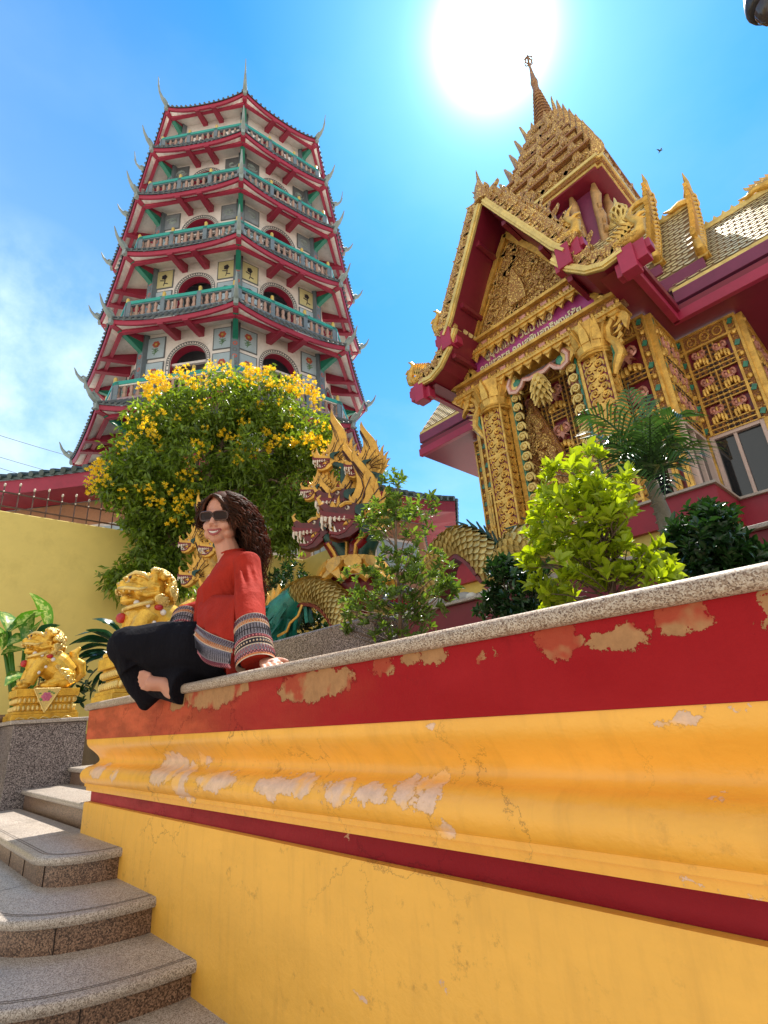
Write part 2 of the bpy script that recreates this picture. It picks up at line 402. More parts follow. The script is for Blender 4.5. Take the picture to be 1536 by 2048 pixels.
_kp = [(.022, 1.2285), (.020, 1.205), (.010, 1.185), (-.014, 1.160), (-.034, 1.135), (-.040, 1.112), (-.026, 1.095), (.004, 1.084), (.024, 1.068), (.033, 1.048), (.032, 1.028), (.024, 1.010), (.012, .999)]
for i in range(len(_kp) - 1):
    q0, q1, q2, q3 = _kp[max(i - 1, 0)], _kp[i], _kp[i + 1], _kp[min(i + 2, len(_kp) - 1)]
    for k in range(4):
        t = k / 4; mp_.append(tuple(.5 * (2 * q1[e] + (q2[e] - q0[e]) * t + (2 * q0[e] - 5 * q1[e] + 4 * q2[e] - q3[e]) * t * t + (3 * q1[e] - q0[e] - 3 * q2[e] + q3[e]) * t ** 3) for e in (0, 1)))
mp_ += [(.010, .998), (.010, .984), (.003, .982), (.001, .962), (-.2, .962)]
wallpart('moulding', mp_, YEL, tw)
wallpart('red_stripe', [(-.2, .9615), (-.021, .9615), (-.022, .906), (-.2, .906)], STR, tw)
wallpart('base', [(-.2, .9055), (.0, .9055), (.004, .895), (.004, .3), (.006, -.1), (-.2, -.1)], YELB, tw)
cp = MB()
cpp = [(-.40, 1.3865), (.040, 1.3865), (.047, 1.392), (.050, 1.400), (.050, 1.412), (.046, 1.420), (.038, 1.425), (-.40, 1.425)]
rows = []
for i in range(41):
    x = lerp(3.2, XE, i / 40); rows.append([((x if i < 40 else XE - oo), DW - oo, z) for oo, z in cpp])
rows.append([(XE - oo, 1.95, z) for oo, z in cpp])
cp.grid(rows)
cp.obj('coping', TERR, tw, smooth=True, ang=40)
GRA = granite('brown_granite', (.055, .03, .022), (.17, .10, .07), (.38, .27, .2), 130, .3)
GRT = granite('grey_granite_tread', (.15, .11, .08), (.37, .31, .26), (.58, .51, .44), 330, .36)
GRP = granite('speckled_granite', (.025, .02, .02), (.13, .105, .105), (.42, .36, .34), 190, .28)
def riser_mat():
    q = NT('granite_riser'); v = q.co()
    src = q.voro(230, v, out='Color'); sp = q.n('ShaderNodeSeparateColor'); q.l(src, sp.inputs[0])
    f = q.math('ADD', q.math('MULTIPLY', sp.outputs[0], .55), q.math('MULTIPLY', q.noise(130, 4, .65, v), .45))
    col = q.ramp(f, [(.22, (.035, .018, .012)), (.45, (.14, .075, .046)), (.75, (.36, .22, .14))])
    return q.fin(col, .34)
RIS = riser_mat()
st = thing('granite_staircase', 'speckled granite stairs with rounded corners climbing beside the yellow wall', 'stairs')
def arc_outline(cx, ax, ay, fy, inset=0.0, n=26, power=2.25):
    # plan outline: along the wall, round the corner, off to the left
    pts = []
    for i in range(n + 1):
        a = i / n * pi / 2
        c, s_ = max(0, cos(a)), max(0, sin(a))
        pts.append((cx + (ax - inset) * c ** (2 / power), 1.0 - (1.0 - fy - inset) * s_ ** (2 / power)))
    return pts
levels = [(.754, -3.23, .295, .692), (.631, -3.0, .5, .47), (.508, -2.76, .645, .25), (.402, -2.45, .75, .03), (.28, -2.2, .9, -.2), (.15, -1.95, 1.05, -.42)]
for z, cx, ax, fy in levels:
    out = arc_outline(cx, ax, 1 - fy, fy)
    ins = arc_outline(cx, ax, 1 - fy, fy, .028)
    t = MB()
    prof = [(0.0, z - .034), (-.006, z - .026), (-.008, z - .016), (-.006, z - .006), (.0, z)]
    ring = []
    far = -7.2
    for k, (d, zz) in enumerate(prof):
        oo = arc_outline(cx, ax, 1 - fy, fy, d)
        ring.append([(p[0], p[1], zz) for p in oo] + [(far, oo[-1][1], zz)])
    ix = t.grid(ring)
    b1 = t.pt((far, 1.03, z)); b2 = t.pt((cx + ax, 1.03, z))
    t.fc(list(ix[-1]) + [b1, b2])
    t.mi = 1
    for d in (.035, .048):                                               # shallow grip grooves along the nosing
        a_ = arc_outline(cx, ax, 1 - fy, fy, d); b_ = arc_outline(cx, ax, 1 - fy, fy, d + .005)
        t.grid([[(q[0], q[1], z + .0009) for q in a_] + [(far, a_[-1][1], z + .0009)], [(q[0], q[1], z + .0009) for q in b_] + [(far, b_[-1][1], z + .0009)]])
    for xx in (cx + ax - .75, cx + ax - 1.5, cx + ax - 2.3): t.poly([(xx, fy + .01, z + .0011), (xx + .004, fy + .01, z + .0011), (xx + .004, 1.0, z + .0011), (xx, 1.0, z + .0011)])
    t.obj('step_tread', [GRT, mottled('groove', (.17, .14, .12), .2, 9, .8)], st, smooth=True, ang=45)
    r = MB()
    up = [(p[0], p[1], z - .030) for p in ins] + [(far, ins[-1][1], z - .030)]
    dn = [(p[0], p[1], z - .16) for p in ins] + [(far, ins[-1][1], z - .16)]
    r.grid([up, dn])
    # thin dark joints between the riser slabs
    jm = r; r.mi = 1; acc = 0; last = V(up[0])
    for p in up[1:]:
        p = V(p); d = (p - last).length
        while acc + d > .34:
            f = (.34 - acc) / d; qpt = last.lerp(p, f); dr = (p - last).normalized()
            jm.box((qpt.x, qpt.y, z - .093), (.0035, .006, .122), M=Matrix((dr, V((-dr.y, dr.x, 0)), V((0, 0, 1)))).transposed())
            d -= (.34 - acc); last = qpt; acc = 0
            if len(jm.f) > 400: break
        acc += d; last = p
        if len(jm.f) > 400: break
    r.obj('step_riser', [RIS, mottled('joint', (.03, .02, .016), .1, 5, .9)], st, smooth=True, ang=45)
def flight(z, y, x0, x1, depth):
    t = MB()
    prof = [(y + .006, z - .034), (y, z - .026), (y - .003, z - .016), (y, z - .006), (y + .007, z), (y + depth, z)]
    t.grid([[(x0, a, b) for a, b in prof], [(x1, a, b) for a, b in prof]])
    t.obj('step_tread', GRT, st, smooth=True, ang=45)
    r = MB(); r.poly([(x0, y + .025, z - .03), (x1, y + .025, z - .03), (x1, y + .025, z - .16), (x0, y + .025, z - .16)])
    r.obj('step_riser', RIS, st)
for k, (z, y) in enumerate(((.884, 1.03), (1.012, 1.34), (1.14, 1.67), (1.268, 2.0))): flight(z, y, -5.42, XE + .02, .36 if k < 3 else 6.5)
# granite pedestal at the left of the flight
pd = thing('lion_pedestal', 'dark speckled granite pedestal carrying the smaller golden lion beside the stairs', 'pedestal')
b = MB(); b.box((-5.78, 1.17, 1.055), (.74, .54, .63)); bevel(b.obj('block', GRP, pd), .004)
b = MB(); b.box((-5.78, 1.17, 1.388), (.80, .60, .030)); bevel(b.obj('cap', GRT, pd), .006, 3)
# ------------------------------------------------------------------ the eight-sided pagoda
PD = 26.0; PAZ = radians(153.3); PC = V((PD * cos(PAZ), PD * sin(PAZ), 0)); PA0 = PAZ + pi - .0171
PZ = [34.31, 30.21, 26.24, 22.34, 18.20, 13.81]; PR = [6.07, 6.625, 7.08, 7.27, 7.45, 7.55]
PRW = [.80 * 6.07, .79 * 6.625, .785 * 7.08, .775 * 7.27, .77 * 7.45, .765 * 7.55]
def oc(j, R, z=0.0):
    a = PA0 - j * pi / 4; return PC + V((R * cos(a), R * sin(a), z))
def of(j, s, R, z=0.0): return oc(j, R, z).lerp(oc(j + 1, R, z), s)
def on(j): a = PA0 - (j + .5) * pi / 4; return V((cos(a), sin(a), 0))
CREAM = mottled('cream_plaster', (.80, .74, .70), .07, .8, .8, bump=.05, grime=(.42, .35, .29))
PRED = mottled('crimson_beam_paint', (.34, .022, .055), .1, 1.2, .55, bump=.04)
PGRN = mottled('green_bracket_paint', (.012, .17, .11), .12, 1.5, .45)
PTEAL = mottled('teal_rail_paint', (.02, .31, .26), .12, 1.5, .5)
PGREY = mottled('blue_grey_rail_paint', (.15, .19, .22), .12, 1.5, .6)
PMAUV = mottled('mauve_plinth_paint', (.36, .25, .27), .1, 1.5, .65)
PTILE = mottled('grey_roof_tile', (.10, .115, .12), .2, 2.2, .5, bump=.2)
PFIN = mottled('grey_green_stucco', (.27, .32, .31), .14, 2.5, .65)
PYEL = mottled('yellow_post_cap', (.62, .43, .10), .1, 2, .5)
PDARK = mottled('dark_interior', (.14, .13, .14), .15, 1, .9)
PBAL = mottled('brown_baluster', (.40, .25, .19), .12, 2, .55)
PFRM = mottled('slate_trim', (.13, .14, .15), .1, 3, .6)
PBLUE = mottled('pale_blue_panel', (.40, .50, .56), .08, 2, .5)
PGRYP = mottled('grey_relief_panel', (.24, .27, .30), .14, 3, .6)
PYELP = mottled('pale_yellow_panel', (.60, .53, .27), .08, 2, .5)
PORG = mottled('red_flower_paint', (.50, .10, .06), .2, 4, .5)
PLEAF = mottled('painted_stem', (.10, .20, .10), .2, 4, .5)
PBLK = mottled('black_painted_flower', (.035, .03, .04), .2, 4, .5)
pag = thing('pagoda', 'tall eight-sided cream pagoda with crimson eaves, green brackets and teal balconies', 'pagoda')
def lift(s, top=False): return (.52 if top else .36) * abs(2 * s - 1) ** 2.6
NS = 16
for k in range(6):
    z0, R, rw = PZ[k], PR[k], PRW[k]
    dz = -.36 if k else -.52
    # fascia, tiles and soffit of one whole eave
    fa = MB(); ti = MB(); so = MB(); rb = MB()
    zf = z0 + dz
    RR = R * .935; zw = zf + .66 * (R - rw) / 1.75; k0 = k
    for j in range(8):
        top, bot, inn = [], [], []
        t1, t2, t3 = [], [], []
        for i in range(NS + 1):
            s = i / NS; l = lift(s, k == 0)
            top.append(of(j, s, R, zf + l)); bot.append(of(j, s, R - .03, zf + l - .20)); inn.append(of(j, s, R - .16, zf + l - .20))
            t1.append(of(j, s, R + .05, zf + l)); t2.append(of(j, s, R + .05, zf + l + .07))
            if k: t3.append(of(j, s, RR, zf + .72))
            else: t3.append(of(j, s, R * .55, zf + 1.5))
        fa.grid([top, bot, inn])
        ti.grid([t1, t2, t3])
        n = int((oc(j, R) - oc(j + 1, R)).length / .26)
        for i in range(n):                                       # round tile ends and ribs up the slope
            s = (i + .5) / n; l = lift(s, k == 0)
            a = of(j, s, R + .09, zf + l + .075); b = of(j, s, RR if k else R * .62, (zf + .73) if k else (zf + 1.3 + l * .25))
            ti.tube([a, a.lerp(b, .4), b], .062, 6)
        sj = [of(j, 0, R - .1, zf - .19 + .1), of(j, 1, R - .1, zf - .19 + .1)]
        rows = [[of(j, i / NS, R - .12, zf + lift(i / NS, k == 0) - .22) for i in range(NS + 1)], [of(j, i / NS, lerp(rw, R, .70), lerp(zw, zf - .18, .68)) for i in range(NS + 1)], [of(j, i / NS, rw - .3, zw + .08) for i in range(NS + 1)]]
        so.grid(rows)
        rB = lerp(rw, R, .70)
        a, b = oc(j, rB, zf + .0), oc(j + 1, rB, zf + .0)
        rb.beam(a, b, .16, .19)
    if k == 0:
        ti.lathe([(R * .56, zf + 1.45), (R * .3, zf + 2.6), (R * .12, zf + 4.0), (.2, zf + 5.0)], (PC.x, PC.y, 0), 8)
    fa.obj('eave_fascia', PRED, pag, smooth=True, ang=40)
    ti.obj('roof_tiles', PTILE, pag, smooth=True, ang=40)
    so.obj('soffit', CREAM, pag)
    rb.obj('ring_beam', PRED, pag)
    for j in range(-3, 3):
        nn = on(j)
        for s in (.37, .63):
            m = MB(); a = of(j, s, rw, 0); b = of(j, .5 + (s - .5) * rw / R * 1.02, R - .05, 0)
            c = of(j, s, rw * cos(pi / 8) / cos(pi / 8), 0)
            d = nn; L = (R - rw) * cos(pi / 8) - .04
            tdir = V((-d.y, d.x, 0))
            base = V((a.x, a.y, 0))
            outl = [(-.05, zw + .05), (L, zf - .12), (L, zf - .27), (.22, zf + .02), (.12, zf + .06), (-.05, zf + .10)]
            m.prism(outl, .26, base, d, (0, 0, 1))
            m.obj('rafter', PRED, pag)
    for j in range(-2, 4):
        a = PA0 - j * pi / 4; d = V((cos(a), sin(a), 0))
        m = MB()
        m.prism([(rw - .1, zw + .1), (R - .1, zf + .30), (R - .1, zf + .04), (R * .9, zf + .0), (rw + .1, zf + .10), (rw - .1, zf + .10)], .24, PC, d, (0, 0, 1))
        m.obj('corner_beam', PRED, pag)
        if j < 4:
            m = MB(); h = .52
            o = [(rw - .05, zf + .12), (R * .945, zf + .12), (R * .945, zf - .02)]
            for i in range(7):
                t = i / 6; o.append((lerp(R * .93, rw + .20, t), zf - .04 - (h - .14) * (t ** 1.2)))
            o += [(rw + .14, zf - h), (rw - .05, zf - h)]
            m.prism(o, .23, PC, d, (0, 0, 1)); m.obj('bracket', PGRN, pag)
        # swept-up corner finial
        m = MB(); zz = z0 + .05
        P = lambda r, z: PC + d * r + V((0, 0, z))
        m.tube([P(R - .75, zz + .14), P(R - .35, zz + .06), P(R + .02, zz + .08), P(R + .28, zz + .24), P(R + .5, zz + .52), P(R + .66, zz + .9)], [.10, .13, .13, .10, .065, .022], 7)
        m.tube([P(R - .1, zz + .12), P(R + .02, zz + .3), P(R + .2, zz + .42), P(R + .3, zz + .34)], [.09, .08, .06, .03], 6)
        m.box(P(R - .03, zz - .12), (.2, .2, .3), a)
        if k == 0: m.tube([P(R + .5, zz + .5), P(R + .62, zz + 1.0), P(R + .70, zz + 1.6)], [.06, .045, .02], 6)
        m.obj('corner_finial', PFIN, pag, smooth=True, ang=50)
    # the storey under this eave
    zb = (PZ[k + 1] + .80) if k < 5 else 8.0
    zt = zw
    wl_ = MB()
    hw = rw * sin(pi / 8)
    ap = rw * cos(pi / 8)
    aw = .385 * hw; hh = min(zt - zb, 3.84); sc_ = hh / 3.84
    zs = zt - (.93 * sc_ + aw)           # spring line of the arch
    for j in range(8):
        n = on(j); t = V((-n.y, n.x, 0)); o = PC + n * ap
        L = lambda x, z, q=0.0: o + t * x + n * q + V((0, 0, z))
        wl_.mi = 0
        arch = [(-aw, zb)] + [(-aw * cos(pi * i / 14), zs + aw * sin(pi * i / 14)) for i in range(15)] + [(aw, zb)]
        wl_.poly([L(-hw, zb), L(-aw, zb), L(-aw, zs), L(-hw, zs)]); wl_.poly([L(aw, zb), L(hw, zb), L(hw, zs), L(aw, zs)])
        up = [L(x, z) for x, z in arch[1:-1]]
        tp = [L(-hw + 2 * hw * i / 14, zt) for i in range(15)]
        tp[0] = L(-hw, zt); wl_.grid([up, tp])
        wl_.poly([L(-hw, zs), up[0], tp[0]]); wl_.poly([L(hw, zs), tp[-1], up[-1]])
        wl_.mi = 1
        wl_.grid([[L(x, z) for x, z in arch], [L(x, z, -.42) for x, z in arch]])
    wl_.mi = 2
    rin = rw - 1.5
    wl_.grid([[oc(j, rin, zb) for j in range(8)], [oc(j, rin, zt) for j in range(8)]], cv=True)
    wl_.mi = 3
    wl_.poly([oc(j, rw, zb) for j in range(8)])
    wl_.obj('storey_wall', [CREAM, PRED, PDARK, CREAM], pag)
    for j in range(-2, 2):
        n = on(j); t = V((-n.y, n.x, 0)); o = PC + n * ap
        L = lambda x, z, q=0.0: o + t * x + n * q + V((0, 0, z))
        w = MB()
        def band(r0, r1, q, mi):
            w.mi = mi
            A = [(-r0, zb)] + [(-r0 * cos(pi * i / 16), zs + r0 * sin(pi * i / 16)) for i in range(17)] + [(r0, zb)]
            B = [(-r1, zb)] + [(-r1 * cos(pi * i / 16), zs + r1 * sin(pi * i / 16)) for i in range(17)] + [(r1, zb)]
            w.grid([[L(*p, .004) for p in A], [L(*p, q) for p in A], [L(*p, q) for p in B], [L(*p, .004) for p in B]])
        if k:
            band(aw + .02, aw + .05, .035, 1); band(aw + .05, aw + .17, .022, 0); band(aw + .17, aw + .20, .035, 1)
            w.mi = 1
            for i in range(25):
                a = pi * i / 24; c = aw + .11
                w.box(L(-c * cos(a), zs + c * sin(a), .03), (.05, .05, .05), 0.4)
            for i in range(8):
                for sx in (-1, 1): w.box(L(sx * (aw + .11), zb + (zs - zb) * (i + .5) / 8, .03), (.05, .05, .05), 0.4)
        w.mi = 2; w.beam(L(-aw, zs - .02, -.2), L(aw, zs - .02, -.2), .14, .12)
        w.mi = 3                                                     # side jambs, seen inside the opening
        w.beam(L(-aw + .06, zb, -.34), L(-aw + .06, zs, -.34), .12, .12, up=(1, 0, 0)); w.beam(L(aw - .06, zb, -.34), L(aw - .06, zs, -.34), .12, .12, up=(1, 0, 0))
        w.obj('window', [CREAM, PFRM, CREAM, PGREY], pag)
        if k == 0: continue
        for sx in (-1, 1):
            for lev in (0, 1):
                pw, ph = hw * .19, .55 * sc_
                cxx = sx * hw * .735; cz = zt - (.84 if lev else 2.22) * sc_
                p = MB(); p.mi = 0
                p.box(L(cxx, cz, .012), (2 * pw + .1, .05, 2 * ph + .1), atan2(t.y, t.x))
                p.mi = 1; p.box(L(cxx, cz, .026), (2 * pw, .04, 2 * ph), atan2(t.y, t.x))
                q = .049
                def disc(x, z, r, mi, nn_=7, hgt=.008):
                    p.mi = mi
                    p.fc([p.pt(L(cxx + x + r * cos(2 * pi * i / nn_), cz + z + r * sin(2 * pi * i / nn_) * 1.0, q + hgt)) for i in range(nn_)])
                def strip(pts, wd, mi, hgt=.004):
                    p.mi = mi; p.tube([L(cxx + x, cz + z, q + hgt) for x, z in pts], wd, 4)
                if k >= 4:
                    fm = 2; hx, hz = (-.02 * sx, ph * .35) if lev else (0, ph * .1)
                    for i in range(6): a = i * pi / 3; disc(hx + .11 * cos(a), hz + .11 * sin(a), .085, fm)
                    disc(hx, hz, .07, 4, 6, .014)
                    strip([(hx, hz - .1), (.03, -ph * .2), (-.04, -ph * .75)], .016, 3)
                    for i in range(9):
                        a = i * .7; strip([(hx * .5, -ph * (.15 + .05 * i)), (.17 * cos(a) * (1 if i % 2 else -1), -ph * (.05 + .06 * i))], .022, 3)
                elif k == 3 and lev:
                    for i in range(5): a = i * 1.257; disc(.07 * cos(a), ph * .25 + .09 * sin(a), .08, 2)
                    strip([(0, ph * .2), (.05, -ph * .2), (-.02, -ph * .8)], .02, 2)
                    strip([(.03, -ph * .2), (-.2, -ph * .1)], .03, 2); strip([(0, -ph * .5), (.2, -ph * .6)], .03, 2)
                else:
                    for i in range(3):
                        a0_ = U(0, 6); pts = []
                        for e in range(9): r_ = .05 + .032 * e; pts.append((r_ * cos(a0_ + e * .62), r_ * .85 * sin(a0_ + e * .62) * ph / .5))
                        strip(pts, .03, 2)
                field = PBLUE if (k >= 4 or not lev) else (PYELP if k == 3 else PGRYP)
                flc = PORG if k >= 4 else (PBLK if k == 3 else PFIN)
                if k == 1: flc, field = PFIN, PFRM if lev else PGRYP
                p.obj('painted_panel', [PFRM, field, flc, PLEAF, PYEL], pag)
    for j in range(-2, 3):                                              # patterned strip on each corner
        a = PA0 - j * pi / 4; d = V((cos(a), sin(a), 0)); t = V((-d.y, d.x, 0))
        m = MB(); m.mi = 0; m.box(PC + d * (rw + .0) + V((0, 0, (zb + zt) / 2)), (.34, .42, zt - zb - .02), a)
        m.mi = 1
        for sx in (-1, 1): m.box(PC + d * (rw + .165) + t * sx * .19 + V((0, 0, (zb + zt) / 2)), (.03, .03, zt - zb - .04), a)
        nn_ = int((zt - zb) / .34)
        for i in range(nn_):
            m.mi = 2 if i % 2 else 1
            c = PC + d * (rw + .178) + V((0, 0, zb + (i + .5) * .34))
            m.fc([m.pt(c + t * .11 * cos(q * pi / 4) + V((0, 0, .11 * sin(q * pi / 4)))) for q in range(8)])
            m.mi = 0; c = c + d * .004
            m.fc([m.pt(c + t * .06 * cos(q * pi / 4) + V((0, 0, .06 * sin(q * pi / 4)))) for q in range(8)])
        m.obj('corner_strip', [PGREY, PFRM, PORG], pag)
    # balcony standing on the eave below
    if k < 5:
        Rb = PR[k + 1] * .91; z1 = PZ[k + 1] - .36 + 1.08
        for j in range(-2, 2):
            rl = MB()
            low = k >= 4
            rl.mi = 2 if low else 1
            rl.beam(oc(j, Rb, z1 - .24), oc(j + 1, Rb, z1 - .24), .18, .18)
            rl.mi = 1 if not low else 3
            rl.beam(oc(j, Rb, z1 + .49), oc(j + 1, Rb, z1 + .49), .13, .08)
            rl.mi = 0; rl.beam(oc(j, Rb, z1 + .59), oc(j + 1, Rb, z1 + .60), .2, .17)
            L_ = (oc(j, Rb) - oc(j + 1, Rb)).length; nb = int(L_ / .3)
            rl.mi = 4
            for i in range(nb):
                c = of(j, (i + .5) / nb, Rb, 0)
                rl.lathe([(.06, z1 - .16), (.11, z1 - .02), (.06, z1 + .14), (.09, z1 + .30), (.05, z1 + .47)], (c.x, c.y, 0), 6)
            rl.mi = 1
            n = on(j)
            for s in (.02, 1 / 3, 2 / 3, .98):
                c = of(j, s, Rb, z1 + .18); rl.box(c, (.2, .2, .94), atan2(n.y, n.x))
            ro = rl.obj('railing', [PTEAL, PGREY, PMAUV, CREAM, PBAL], pag, smooth=True, ang=40)
            for s in (.02, 1 / 3, 2 / 3):
                c = of(j, s, Rb, 0); m = MB()
                m.lathe([(.10, z1 + .64), (.085, z1 + .70), (.085, z1 + .94), (.06, z1 + 1.0), (.0, z1 + 1.02)], (c.x, c.y, 0), 8)
                m.obj('post_cap', PYEL, ro, smooth=True, ang=50)
# ------------------------------------------------------------------ gallery round the pagoda's foot
OPL = mottled('orange_brick_plaster', (.44, .22, .12), .12, 1.4, .75, grime=(.3, .16, .1))
DTILE = mottled('dark_green_roof_tile', (.06, .09, .085), .25, 2.5, .4, bump=.2)
gal = thing('gallery_building', 'long low orange gallery with a dark tiled roof and crimson fascia behind the yellow wall', 'building')
GR, GZ = 12.0, 8.75
fa = MB(); ti = MB(); wa = MB(); pa = MB()
for j in range(-2, 2):
    fa.grid([[of(j, i / 12, GR, GZ + .3 * abs(i / 6 - 1) ** 3 - .3) for i in range(13)], [of(j, i / 12, GR - .03, GZ + .3 * abs(i / 6 - 1) ** 3 - .72) for i in range(13)], [of(j, i / 12, GR - 1.4, GZ - .62) for i in range(13)]])
    ti.grid([[of(j, i / 12, GR + .06, GZ + .3 * abs(i / 6 - 1) ** 3 - .3) for i in range(13)], [of(j, i / 12, GR + .06, GZ + .3 * abs(i / 6 - 1) ** 3 - .22) for i in range(13)], [of(j, i / 12, 5.6, GZ + 2.0) for i in range(13)]])
    n = int((oc(j, GR) - oc(j + 1, GR)).length / .34)
    for i in range(n):
        s = (i + .5) / n; l = .3 * abs(2 * s - 1) ** 3 - .3
        a, b = of(j, s, GR + .12, GZ + l + .1), of(j, s, 6.0, GZ + 1.95)
        ti.tube([a, a.lerp(b, .5), b], .095, 6)
    wa.poly([oc(j, GR - 1.5, 0), oc(j + 1, GR - 1.5, 0), oc(j + 1, GR - 1.5, GZ - .6), oc(j, GR - 1.5, GZ - .6)])
fa.obj('fascia', PRED, gal); ti.obj('roof', DTILE, gal, smooth=True, ang=40); wa.obj('wall', OPL, gal)
for j in range(-2, 2):
    n = on(j); t = V((-n.y, n.x, 0)); rw = GR - 1.5; o = PC + n * rw * cos(pi / 8); hw = rw * sin(pi / 8)
    L = lambda x, z, q=0.0: o + t * x + n * q + V((0, 0, z))
    for cx in (-2.6, 0, 2.6):
        p = MB(); p.mi = 0; p.box(L(cx, 6.7, .02), (2.15, .08, 1.25), atan2(t.y, t.x)); p.mi = 1; p.box(L(cx, 6.7, .045), (1.95, .06, 1.05), atan2(t.y, t.x))
        p.mi = 2
        for fx, fz in ((-.45, -.05), (.1, .12), (.62, -.02)):
            for i in range(5): 
                a = i * 1.257; c = L(cx + fx + .11 * cos(a), 6.7 + fz + .11 * sin(a), .084)
                p.fc([p.pt(c + t * .085 * cos(q) + V((0, 0, .085 * sin(q)))) for q in (0, 1.05, 2.1, 3.14, 4.19, 5.24)])
        p.mi = 3
        p.tube([L(cx - .9, 6.5, .085), L(cx - .4, 6.75, .085), L(cx + .1, 6.5, .085), L(cx + .5, 6.75, .085), L(cx + .9, 6.55, .085)], .02, 4)
        p.obj('flower_panel', [CREAM, PBLUE, mottled('pink_flower_paint', (.6, .42, .38), .1, 4, .5), PBLK], gal)
        w = MB(); aw = .8
        for r0, r1, q, mi in ((0, aw, .02, 0), (aw, aw + .16, .06, 1), (aw + .16, aw + .22, .09, 2)):
            w.mi = mi; A = [(-r0, 3)] + [(-r0 * cos(pi * i / 14), 4.6 + r0 * sin(pi * i / 14)) for i in range(15)] + [(r0, 3)]
            B = [(-r1, 3)] + [(-r1 * cos(pi * i / 14), 4.6 + r1 * sin(pi * i / 14)) for i in range(15)] + [(r1, 3)]
            w.grid([[L(cx + x, z, q) for x, z in A], [L(cx + x, z, q) for x, z in B]])
        w.obj('window', [PDARK, PBLUE, PFRM], gal)
# ------------------------------------------------------------------ the gilded temple
TX = -5.42
GOLD = goldmat('carved_gold', (.74, .41, .095), (.26, .09, .03))
GOLDF = goldmat('gilded_flame', (.86, .57, .17), (.30, .12, .035), 13, .3, .6, .025, cut=(.06, .26))
GOLDM = mottled('gilded_moulding', (.76, .42, .09), .24, 5, .38, .45, .25, grime=(.3, .15, .04))
GOLDP = mottled('pale_gold_moulding', (.74, .55, .18), .16, 3, .42, .3, .2, grime=(.36, .24, .08))
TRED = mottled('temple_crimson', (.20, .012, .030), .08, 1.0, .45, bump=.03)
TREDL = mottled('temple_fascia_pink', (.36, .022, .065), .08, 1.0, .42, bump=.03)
TPUR = mottled('temple_purple', (.20, .03, .085), .1, 1.4, .5, bump=.04)
TFLD = mottled('red_mirror_field', (.17, .008, .026), .3, 9, .3, 0, .05)
TTILE = mottled('cream_roof_tile', (.82, .60, .28), .2, 4, .42, .1, .2)
TGRN = mottled('green_glass_inlay', (.05, .22, .14), .25, 12, .2)
PINK = mottled('pink_gold_motif', (.60, .27, .20), .2, 12, .35, .25, .3)
CAVE = mottled('dark_lattice', (.05, .03, .025), .2, 5, .8)
tem = thing('temple', 'gilded Thai temple hall with crimson eaves, carved gable porch and tall pointed spire', 'temple')
Y0, YC = 10.0, 11.0
def frontal(y): return lambda dx, z: V((TX + dx, y, z))
up_prof = [(0, 14.38), (.42, 13.55), (.85, 12.72), (1.25, 11.95), (1.55, 11.35), (1.80, 11.0)]
lo_prof = [(1.45, 11.05), (1.75, 10.55), (2.15, 10.15), (2.55, 9.98), (3.02, 10.02)]
def off2(pts, d):
    out = []
    for i, p in enumerate(pts):
        a, b = V(pts[max(i - 1, 0)]), V(pts[min(i + 1, len(pts) - 1)])
        t = (b - a).normalized(); n = V((t.y, -t.x)) if False else V((-t.y, t.x))
        if n.y < 0: n = -n
        out.append((p[0] + n.x * d, p[1] + n.y * d))
    return out
def barge(prof, y, sx, dz=0.0, fl=.52, wm=.19, wc=.36, name='barge_board'):
    m = MB(); u = (sx, 0, 0); o = (TX, y, dz)
    p0 = prof; p1 = off2(prof, wm); p2 = off2(prof, wm + wc)
    m.mi = 0; m.prism(p0 + p1[::-1], .22, o, u)                        # plain moulding
    m.prism([(a[0], a[1]) for a in off2(prof, .05)] + off2(prof, .12)[::-1], .30, o, u)
    m.mi = 1; m.prism(p1 + p2[::-1], .16, (TX, y + .02, dz), u)          # carved band
    # rows of flames standing on the band
    L = [0]
    for a, b in zip(p1, p1[1:]): L.append(L[-1] + (V(b) - V(a)).length)
    n = max(3, int(L[-1] / .2))
    for r in (0, 1):
        for i in range(n):
            s = (i + .5 + .4 * r) / n * L[-1]
            k = max(j for j in range(len(L) - 1) if L[j] <= s)
            f = (s - L[k]) / (L[k + 1] - L[k]); c = V(p1[k]).lerp(V(p1[k + 1]), f) + V((0, 0)); t = (V(p1[k + 1]) - V(p1[k])).normalized()
            nn = V((-t.y, t.x)); nn = -nn if nn.y < 0 else nn
            dr = (nn * .8 - t * .55).normalized(); sd = V((dr.y, -dr.x))
            h = fl * (1 if r == 0 else .6) * U(.85, 1.15)
            oc_ = V((TX + sx * c.x, y - .05 + .06 * (1 - r), c.y + dz))
            m.prism(flame(h, .26 if r == 0 else .2, .3 * (1 if i % 2 else -1), 6), .10, oc_, (sx * sd.x, 0, sd.y), (sx * dr.x, 0, dr.y))
            if r == 0: spiral(m, oc_ + V((0, -.09, .0)) + V((sx * nn.x, 0, nn.y)) * .12, .085, (1, 0, 0), (0, 0, 1), (0, -1, 0), 1.3, .026, 1 if i % 2 else -1, 0, 8, 4)
    return m.obj(name, [GOLDP, GOLDF], tem)
for sx in (-1, 1):
    barge(up_prof, Y0, sx); barge(lo_prof, Y0 + .06, sx)
    barge(up_prof[:-1], Y0 + 1.5, sx, .55, .8)
    barge([(1.6, 11.2), (2.1, 10.6), (2.7, 10.4)], Y0 + 1.5, sx, .35, .5)
